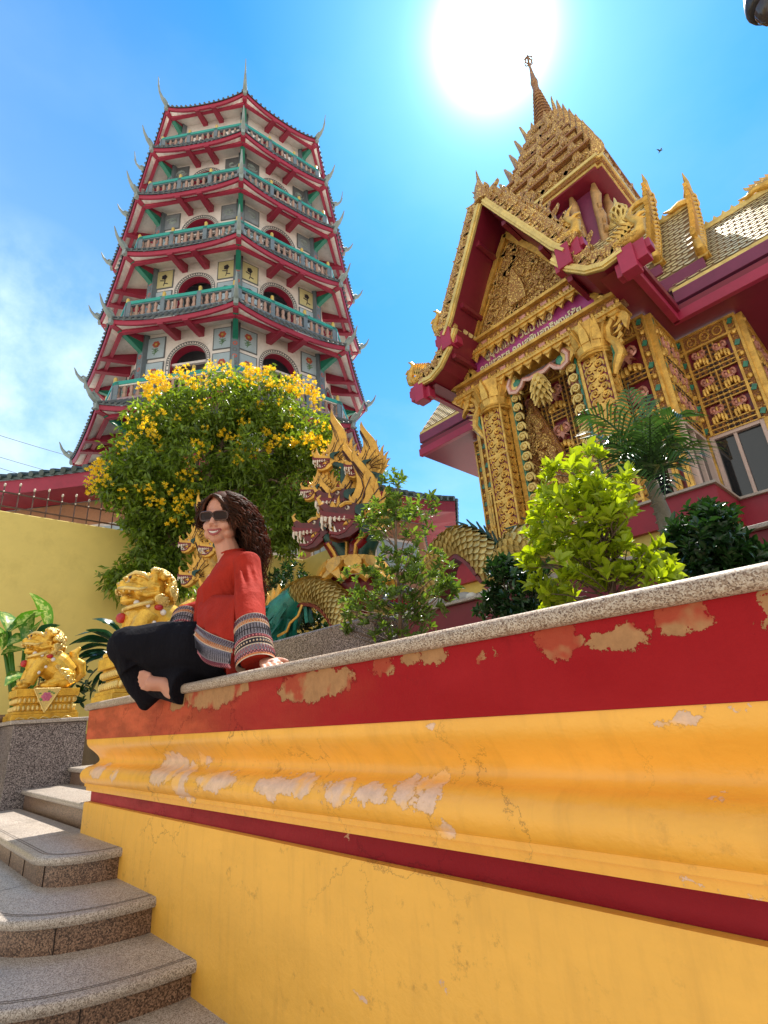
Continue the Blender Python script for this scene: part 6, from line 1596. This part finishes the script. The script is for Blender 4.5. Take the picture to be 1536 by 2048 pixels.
# head
E3(Hh(-.018, 0, .030), (.104, .082, .105), HM); E3(Hh(.028, 0, -.028), (.072, .066, .092), HM); E3(Hh(.052, 0, -.088), (.040, .042, .034), HM)
for s in (-1, 1):
    E3(Hh(.058, s * .038, -.035), (.034, .032, .030), HM); E3(Hh(-.012, s * .082, -.01), (.022, .010, .032), HM); E3(Hh(.03, s * .05, -.07), (.04, .025, .03), HM)
E3(Hh(.078, 0, .03), (.022, .05, .018), HM)
b.tube([Hh(.088, 0, .018), Hh(.104, 0, -.012), Hh(.114, 0, -.030)], [.010, .013, .016], 8); E3(Hh(.100, .014, -.034), (.012, .009, .009), HM); E3(Hh(.100, -.014, -.034), (.012, .009, .009), HM)
b.tube([Hh(.076, -.032, -.052), Hh(.094, -.014, -.056), Hh(.096, 0, -.057), Hh(.094, .014, -.056), Hh(.076, .032, -.052)], [.005, .008, .008, .008, .005], 6)
b.tube([Hh(.074, -.030, -.056), Hh(.088, -.014, -.078), Hh(.091, 0, -.081), Hh(.088, .014, -.078), Hh(.074, .030, -.056)], [.005, .008, .010, .008, .005], 6)
b.tube([Hh(-.03, 0, -.05), HC.lerp(neck, .55) + TF * .01, neck, Tt(.0, 0, .50)], [.056, .052, .062, .085], 12)
b.tube([Tt(.0, 0, .08), Tt(.01, 0, .3), Tt(.01, 0, .5)], [.13, .12, .12], 12)
shL, elL, wrL = Tt(-.03, .172, .520), B(-.115, .235, .30), aty(532, 1312, 1.10)
shR, elR, wrR = Tt(.02, -.175, .545), B(.17, -.22, .30), B(.31, -.10, .16)
for s0, e0, w0 in ((shL, elL, wrL), (shR, elR, wrR)):
    b.tube([Tt(0, 0, .55).lerp(s0, .5), s0, e0, w0], [.05, .052, .038, .026], 10)
def hand(w, d, n, curl):
    # palm, four unequal fingers with knuckle bends, thumb off the side
    d, n = d.normalized(), n.normalized(); s = d.cross(n).normalized()
    b.tube([w, w + d * .03, w + d * .075], [.026, .034, .036], 10, flat=.5, up=n)
    for i, (o, L) in enumerate(((-.030, .066), (-.010, .078), (.011, .073), (.030, .056))):
        p0 = w + d * .075 + s * o; p1 = p0 + d * L * .45 + n * .004 + s * o * .12; p2 = p1 + d * L * .32 - n * curl * .5; p3 = p2 + d * L * .23 - n * curl
        b.tube([p0 - d * .02, p0, p1, p2, p3], [.010, .0098, .0092, .0085, .007], 8)
    p0 = w + d * .03 - s * .03; b.tube([p0, p0 - s * .026 + d * .02, p0 - s * .036 + d * .048], [.013, .011, .008], 8)
hand(wrL + V((.0, 0, -.012)), aty(562, 1345, 1.04) - wrL, V((.25, -.2, 1)), .010)
hand(wrR, (B(.46, .02, .16) - wrR), V((0, 0, 1)), .012)
# legs and the bare foot
knL, anL = V((-2.55, .815, 1.61)), aty(288, 1385, .90)
hpL, hpR = B(.02, .09, .10), B(.03, -.09, .10); knR = B(.42, -.20, .13); ft0, ft1 = aty(345, 1381, .93), aty(295, 1363, .845)
b.tube([hpL, hpL.lerp(knL, .5), knL, knL.lerp(anL, .5), anL], [.10, .085, .062, .05, .036], 10)
b.tube([hpR, hpR.lerp(knR, .5), knR, knR.lerp(ft0, .5), ft0], [.10, .085, .062, .05, .036], 10)
fd_ = (ft1 - ft0).normalized(); E3(ft0 + fd_ * .0, (.034, .03, .036)); b.tube([ft0, ft0.lerp(ft1, .35) + V((0, 0, .012)), ft0.lerp(ft1, .75), ft1], [.036, .037, .038, .034], 12, flat=.8)
for i, (o, L, r) in enumerate(((.027, .034, .0115), (.009, .038, .0078), (-.006, .035, .0074), (-.020, .030, .007), (-.032, .022, .0066))):
    q = ft1 + V((0, 0, o)) + fd_ * .002; b.tube([q - fd_ * .012, q + fd_ * L * .6, q + fd_ * L - V((0, .004, .004))], [r * 1.1, r * 1.1, r * .85], 8)
body = clay(b.obj('body', SKIN, wo_), .0048, 4, .4)
m = MB(); m.mi = 0                                                            # smile
for i in range(9):
    a = (i - 4) * .0066; m.box(Hh(.0985 - abs(a) ** 2 * 16, a, -.0655 + abs(a) * .2), (.006, .0062, .013), M=HM)
m.mi = 1
m.tube([Hh(.082, -.037, -.0500), Hh(.099, -.016, -.0560), Hh(.1025, 0, -.0578), Hh(.099, .016, -.0560), Hh(.082, .037, -.0500)], [.003, .0052, .0056, .0052, .003], 6)
m.tube([Hh(.082, -.037, -.052), Hh(.097, -.017, -.0735), Hh(.100, 0, -.0785), Hh(.097, .017, -.0735), Hh(.082, .037, -.052)], [.003, .006, .007, .006, .003], 6)
m.obj('mouth', [mottled('teeth', (.78, .72, .66), .03, 9, .3), mottled('lips', (.34, .07, .065), .08, 30, .4)], body, smooth=True)
g = thing('sunglasses', None, None); g.parent = wo_
m = MB()
TORT = mottled('tortoise_frame', (.055, .018, .010), .5, 40, .2)
for s in (-1, 1):
    c = [( .034 * cos(a) * (1 if abs(cos(a)) < .7 else 1.0), .0215 * sin(a)) for a in [i * pi / 10 for i in range(20)]]
    sq = [(math.copysign(abs(x / .034) ** .6 * .034, x), math.copysign(abs(z / .0215) ** .6 * .0215, z)) for x, z in c]
    pts = [Hh(.104 - .30 * abs(s * .037 + x) ** 2 * 10, s * .037 + x, .012 + z) for x, z in sq]
    m.tube(pts + [pts[0], pts[1]], .0042, 6)
    m.beam(Hh(.094, s * .070, .020), Hh(-.01, s * .086, .018), .004, .011)
m.tube([Hh(.105, -.006, .016), Hh(.110, 0, .019), Hh(.105, .006, .016)], .004, 6)
m.obj('frame', TORT, g, smooth=True, ang=40)
LENS = NT('dark_lens'); LENS.fin((.020, .008, .006), .18, 0, .18); LENS = LENS.m
for s in (-1, 1):
    m = MB(); c = [(math.copysign(abs(cos(a)) ** .6 * .033, cos(a)), math.copysign(abs(sin(a)) ** .6 * .0205, sin(a))) for a in [i * pi / 10 for i in range(20)]]
    pts = [Hh(.104 - .30 * abs(s * .037 + x) ** 2 * 10, s * .037 + x, .012 + z) for x, z in c]; m.poly(pts); m.obj('lens', LENS, g)
# hair: scalp cap and long wavy locks
HAIR = leafmat('brown_hair', (.10, .040, .018), .6, .6, .62, 30, (2.6, 1.55, .75))
r12 = random.Random(21)
h = MB()
cap = MB()
rows = []
for i in range(11):
    ph = lerp(.02, 1, i / 10) * 1.95; rw_ = []
    for j in range(28):
        a = 2 * pi * j / 28; fx = cos(a); d = V((sin(ph) * cos(a), sin(ph) * sin(a), cos(ph)))
        lim = 1.0 if fx < .2 else lerp(1.0, .44, min(1, (fx - .2) / .6))
        ph2 = ph * lim; d = V((sin(ph2) * cos(a), sin(ph2) * sin(a), cos(ph2)))
        rw_.append(Hh(-.022 + d.x * .113, d.y * .094, .034 + d.z * .114))
    rows.append(rw_)
cap.grid(rows, cv=True); cap.poly(rows[0])
h.v, h.f, h.m = cap.v, cap.f, cap.m
def lock(p, d0, L, side, amp, th, fall=1.0):
    k = 15; pts = []; q = p.copy(); d = d0.normalized(); ph = r12.uniform(0, 6); sx = d.cross(V((0, 0, 1)))
    sx = sx.normalized() if sx.length > .01 else HL; out = (p - Hh(-.02, 0, .0)).normalized()
    for i in range(k):
        t = i / (k - 1); pts.append(q + (sx * cos(ph + t * 14) + out * sin(ph + t * 14)) * amp * min(1, t * 2.5))
        d = (d * .66 + (V((0, 0, -1)) * fall + side * (.5 * (1 - t)) + out * .10) * .34).normalized(); q = q + d * (L / k)
    h.tube(pts, [th * (1 - .85 * (i / (k - 1)) ** 2.2) for i in range(k)], 4)
back = (-HF + HL * .8); back.z = 0; back.normalize()
for i in range(1150):
    a = r12.uniform(.75, 2 * pi - .95); ph = r12.uniform(.12, 1.75)
    d = V((sin(ph) * cos(a), sin(ph) * sin(a), cos(ph)))
    p = Hh(-.022 + d.x * .116, d.y * .097, .034 + d.z * .117)
    right = d.y < -.15
    L = r12.uniform(.20, .33) * (.30 if right else 1.12) + (.10 if ph < .8 else 0)
    sd = (HL * .9 - HF * .5 if not right else -HL * .3 - HF * 1.0); sd.z = 0
    d0 = (HM @ V((d.x * .3 - .55, d.y * (1.2 if d.y > 0 else .9), d.z * .3 - .2)))
    lock(p, d0, L, sd * .6, r12.uniform(.014, .032), r12.uniform(.0018, .0042))
for i in range(420):                                                          # flyaway ends and curls down her back
    p = HC - HF * r12.uniform(.06, .15) + HL * r12.uniform(-.02, .12) + V((0, 0, r12.uniform(-.14, .02)))
    lock(p, V((0, 0, -1)) + HL * .3 - HF * .3, r12.uniform(.18, .40), (HL * .5 - HF * .5) * .5, r12.uniform(.012, .028), r12.uniform(.0016, .004))
for i in range(46):                                                           # swept over the forehead from the parting
    s_ = r12.uniform(-.05, .075); p = Hh(.068 - abs(s_) * .5, s_ * .4 - .015, .124 - abs(s_) * .12)
    lock(p, HM @ V((.35, 1.1 if s_ > -.02 else -1.1, -.15)), r12.uniform(.13, .24), (HL if s_ > -.02 else -HL) * .8 - HF * .9, .004, r12.uniform(.004, .007), .9)
h.obj('hair', HAIR, wo_, smooth=True, rec=False)
# blouse: body and bell sleeves melted into one cloth
s_ = MB()
rows = []
for z, af, ab, sw, oa, os in ((.015, .12, .20, .19, -.07, .03), (.08, .14, .18, .195, -.03, .01), (.17, .17, .15, .185, .0, 0), (.27, .165, .135, .175, .0, 0), (.36, .165, .13, .17, .0, 0), (.44, .16, .13, .175, -.0, 0), (.51, .12, .125, .18, -.005, 0), (.565, .085, .10, .15, -.005, 0), (.60, .068, .075, .10, .0, 0), (.62, .062, .062, .072, .01, 0)):
    rows.append([Tt(oa + (af if cos(q) > 0 else ab) * cos(q), os + sw * sin(q), z) for q in [i * 2 * pi / 30 for i in range(30)]])
ix = s_.grid(rows, cv=True); s_.fc(ix[0][::-1]); s_.fc(ix[-1])
cuL0, cuL1 = aty(502, 1243, 1.075), aty(512, 1326, 1.06); cuR0, cuR1 = aty(374, 1228, 1.10), aty(360, 1282, 1.05)
s_.tube([Tt(-.0, .08, .545), shL, shL.lerp(elL, .5) + WL * .015, cuL0.lerp(shL, .3), cuL0, cuL1], [.066, .066, .058, .056, .056, .058], 18)
s_.tube([Tt(-.0, -.08, .55), shR, shR.lerp(elR, .6), cuR0, cuR1], [.085, .072, .060, .058, .058], 16)
for k in range(16):                                                          # folds falling from the shoulder and under the arm
    a = r12.uniform(-1.7, 1.6); r0 = r12.uniform(.0, .05)
    def sp(z, a): return Tt(.165 * cos(a), .176 * sin(a), z)
    p0 = sp(.44, a * .8); p1 = sp(.32, a + .12); p2 = sp(.14, a + .22); s_.tube([p0, p1, p2], [.003, .012, .008], 6)
for k in range(10):
    a = k * .63; d = V((cos(a), sin(a), 0)); s_.tube([shL.lerp(elL, .05) + d * .056, cuL0.lerp(shL, .4) + V((cos(a + .3), sin(a + .3), 0)) * .054, cuL0 + V((cos(a + .5), sin(a + .5), 0)) * .054], [.006, .013, .007], 6)
shirt = clay(s_.obj('blouse', SHIRT, wo_), .0062, 4, .4)
n_ = MB(); n_.tube([Tt(.01 + .066 * cos(q), .070 * sin(q), .619 - .012 * cos(q)) for q in [i * pi / 10 for i in range(21)]], .006, 6); n_.obj('neckline', SHIRT, shirt, smooth=True)
BM = [mottled('band_maroon', (.13, .020, .030), .3, 200, .9), mottled('band_cream', (.55, .40, .28), .2, 200, .9), mottled('band_grey', (.20, .17, .19), .35, 260, .9), mottled('band_orange', (.50, .16, .05), .25, 200, .9), mottled('band_black', (.022, .016, .020), .3, 200, .9), mottled('band_rose', (.50, .16, .17), .25, 240, .9)]
def band(ca, cb, ra, rb_, name, seq, up=None, n=36, squash=1.0, parent=None):
    # woven band: one ring per stripe, with stitched zigzags and dots standing on it
    m = MB(); ax = (cb - ca); L = ax.length; ax.normalize(); u = ax.orthogonal().normalized(); w = ax.cross(u)
    t = 0; tot = sum(q[1] for q in seq)
    P = lambda f, a, e=0.0: ca + ax * (L * f) + (u * cos(a) + w * (sin(a) * squash)) * (lerp(ra, rb_, f) * (1 + .035 * sin(3 * a + 1)) + e)
    for mi, wd, pat in seq:
        f0, f1 = t / tot, (t + wd) / tot; t += wd; m.mi = mi
        m.grid([[P(f0, 2 * pi * i / n) for i in range(n)], [P(f1, 2 * pi * i / n) for i in range(n)]], cv=True)
        if pat is not None:
            kind, pm = pat; m.mi = pm; fm = (f0 + f1) / 2; hh = (f1 - f0) * .42
            if kind == 'z': m.tube([P(fm + hh * (1 if i % 2 else -1), 2 * pi * i / (2 * n), .001) for i in range(2 * n + 1)], .0017, 4)
            elif kind == 'd':
                for i in range(n): m.ell(P(fm, 2 * pi * (i + .5) / n, .0), .0042, 5, 4)
            elif kind == 'g':
                for i in range(n): m.beam(P(fm - hh, 2 * pi * i / n, .001), P(fm + hh, 2 * pi * i / n, .001), .003, .003)
                m.tube([P(fm, 2 * pi * i / n, .001) for i in range(n + 1)], .0016, 4)
    m.grid([[P(1, 2 * pi * i / n) for i in range(n)], [P(.9, 2 * pi * i / n, -.006) for i in range(n)]], cv=True)
    return m.obj(name, BM, parent or shirt, smooth=True, ang=40, rec=False)
seq = [(1, .06, None), (2, .8, ('z', 0)), (3, .5, ('z', 1)), (1, .12, None), (2, 1.7, ('g', 4)), (0, .5, ('d', 5)), (1, .14, None), (4, .8, ('d', 1)), (1, .14, None), (2, .8, ('z', 5)), (5, .4, ('z', 4)), (3, .25, None), (1, .15, None)]
band(cuL0, cuL1 + (cuL1 - cuL0) * .03, .066, .076, 'cuff', seq, squash=.92); band(cuR0, cuR1 + (cuR1 - cuR0) * .05, .066, .072, 'cuff', seq)
# embroidered hem: the front panel lying over the lap
m = MB(); nn = 24
# the panel hangs from the front of the chest and lies over the lap; corners read off the seated pose
TLc, TRc, BLc, BRc = aty(394, 1250, .975), aty(474, 1288, 1.02), aty(399, 1308, .93), aty(461, 1336, .975)
def hem(f, q):
    a = TLc.lerp(TRc, q) + TF * (.02 * sin(pi * q)); b_ = BLc.lerp(BRc, q) + TF * (.02 * sin(pi * q)) + V((0, 0, -.012 * sin(pi * q)))
    return b_.lerp(a, f) + TF * (.012 * sin(pi * f))
t = 0; sq_ = seq[:6]; tot = sum(x[1] for x in sq_)
for mi, wd, pat in sq_:
    f0, f1 = 1 - t / tot, 1 - (t + wd) / tot; t += wd; m.mi = mi
    m.grid([[hem(f0, i / nn) for i in range(nn + 1)], [hem(f1, i / nn) for i in range(nn + 1)]])
    if pat: m.mi = pat[1]; m.tube([hem((f0 + f1) / 2 + (f0 - f1) * .35 * (1 if i % 2 else -1), i / 48) - V((0, .002, 0)) for i in range(49)], .0018, 4)
hb = m.obj('hem_band', BM, shirt, smooth=True, ang=40, rec=False); so_ = hb.modifiers.new('thick', 'SOLIDIFY'); so_.thickness = .004
m = MB()
def drape(f, q): a = aty(404, 1190, 1.07).lerp(aty(474, 1190, 1.07), q) + TF * (.015 * sin(pi * q)); return hem(1, q).lerp(a, f) + TF * (.012 * sin(pi * f) + .005 * sin(q * 19) * (1 - f))
m.grid([[drape(f / 10, q / 20) for q in range(21)] for f in range(11)]); dr_ = m.obj('front_panel', SHIRT, shirt, smooth=True, rec=False); so_ = dr_.modifiers.new('thick', 'SOLIDIFY'); so_.thickness = .006
m = MB()
tl0, tl1, tl2, tl3 = aty(452, 1296, 1.10), aty(492, 1296, 1.10), aty(508, 1346, 1.06), aty(456, 1350, 1.04)
m.grid([[tl0.lerp(tl1, i / 6).lerp(tl3.lerp(tl2, i / 6), j_ / 6) + V((0, -.012 * sin(i * 1.9), 0)) for i in range(7)] for j_ in range(7)]); dr_ = m.obj('back_panel', SHIRT, shirt, smooth=True, rec=False); so_ = dr_.modifiers.new('thick', 'SOLIDIFY'); so_.thickness = .006
# wide dark trousers
p = MB()
p.tube([B(-.06, 0, .10), B(.06, 0, .11)], [.15, .16], 16)
p.tube([B(.0, .07, .115), hpL.lerp(knL, .35) + V((0, 0, .02)), hpL.lerp(knL, .7) + V((0, 0, .015)), knL + V((.0, .0, .0)), knL.lerp(anL, .35) + V((.015, .02, .0))], [.145, .132, .115, .098, .10], 16)
p.ell(knL, (.094, .094, .092), 14, 10)
hemc = aty(296, 1398, .915); dn = (hemc - knL).normalized()
p.tube([knL, knL.lerp(hemc, .4), knL.lerp(hemc, .75), hemc, aty(286, 1420, .905)], [.088, .080, .070, .056, .016], 16, flat=.75, up=V((-.8, .6, 0)))
p.tube([B(.0, -.07, .115), hpR.lerp(knR, .5), knR, knR.lerp(ft0, .55), ft0 + V((.03, .05, .01))], [.14, .12, .092, .085, .075], 14)
p.tube([B(.02, .06, .06), B(.2, .05, .05), B(.32, .0, .05)], [.09, .075, .06], 12)
for k in range(9):
    a = k * .7; d = V((cos(a), 0, sin(a))); p.tube([hpL.lerp(knL, .45) + d * .11, hpL.lerp(knL, .2) + d * .125, hpL + d * .12], [.004, .012, .006], 6)
clay(p.obj('trousers', PANTS, wo_), .0065, 5, .4)
# ------------------------------------------------------------------ wires, lamp, bird
WIRE = mottled('black_cable', (.03, .03, .035), .1, 3, .6)
for i, (ax_, ay_, bx_, by_) in enumerate(((-60, 852, 330, 955), (-60, 896, 300, 985), (-60, 917, 300, 1010))):
    a, b_ = at_d(ax_, ay_, 46), at_d(bx_, by_, 52)
    m = MB(); m.tube([a.lerp(b_, t / 14) + V((0, 0, -.35 * sin(pi * t / 14))) for t in range(15)], .022, 5)
    tag(m.obj('power_line', WIRE), ('uppermost thin black overhead cable crossing the sky left of the pagoda', 'middle thin black overhead cable crossing the sky left of the pagoda', 'lowest thin black overhead cable crossing the sky just above the gallery roof')[i], 'cable', 'overhead cables')
la = thing('street_lamp', 'dark lamp head hanging into the top right corner of the sky', 'lamp')
LC = at_d(1545, 6, 3.4); ld = V((.0, .0, -1))
m = MB(); m.lathe([(.02, .52), (.06, .45), (.10, .30), (.13, .16), (.135, .10), (.125, .07), (.11, .06)], (LC.x, LC.y, LC.z - .06), 22); m.obj('shade', mottled('dark_lamp_metal', (.05, .045, .05), .2, 6, .35, .4), la, smooth=True, ang=50)
m = MB(); m.lathe([(.10, .075), (.105, .04), (.085, -.02), (.04, -.06), (.0, -.07)], (LC.x, LC.y, LC.z - .06), 18); m.obj('globe', mottled('smoked_globe', (.06, .045, .045), .2, 6, .12), la, smooth=True)
m = MB(); m.tube([LC + V((0, 0, .42)), LC + V((0, 0, .7)), LC + V((.3, -.05, .95)), LC + V((.9, -.15, 1.0)), LC + V((1.5, -.25, .9)), LC + V((1.7, -.3, .4)), LC + V((1.75, -.3, -4.6))], [.02, .02, .025, .03, .035, .04, .06], 8); m.obj('arm', MATS['dark_lamp_metal'], la, smooth=True)
bi = at_d(1320, 302, 40)
m = MB(); m.tube([bi + V((-.16, .1, .0)), bi, bi + V((.14, -.1, .03)), bi + V((.22, -.15, .05))], [.02, .06, .05, .015], 8)
for s in (-1, 1): m.prism([(0, -.06), (.16, -.03), (.36, .02), (.16, .08), (0, .07)], .012, bi, V((.5 * s, .7 * s, .45)).normalized(), V((.8, -.55, .1)))
tag(m.obj('bird', mottled('dark_feather', (.03, .03, .035), .2, 9, .7), smooth=True, ang=50), 'tiny dark bird in flight in the blue sky right of the spire', 'bird')
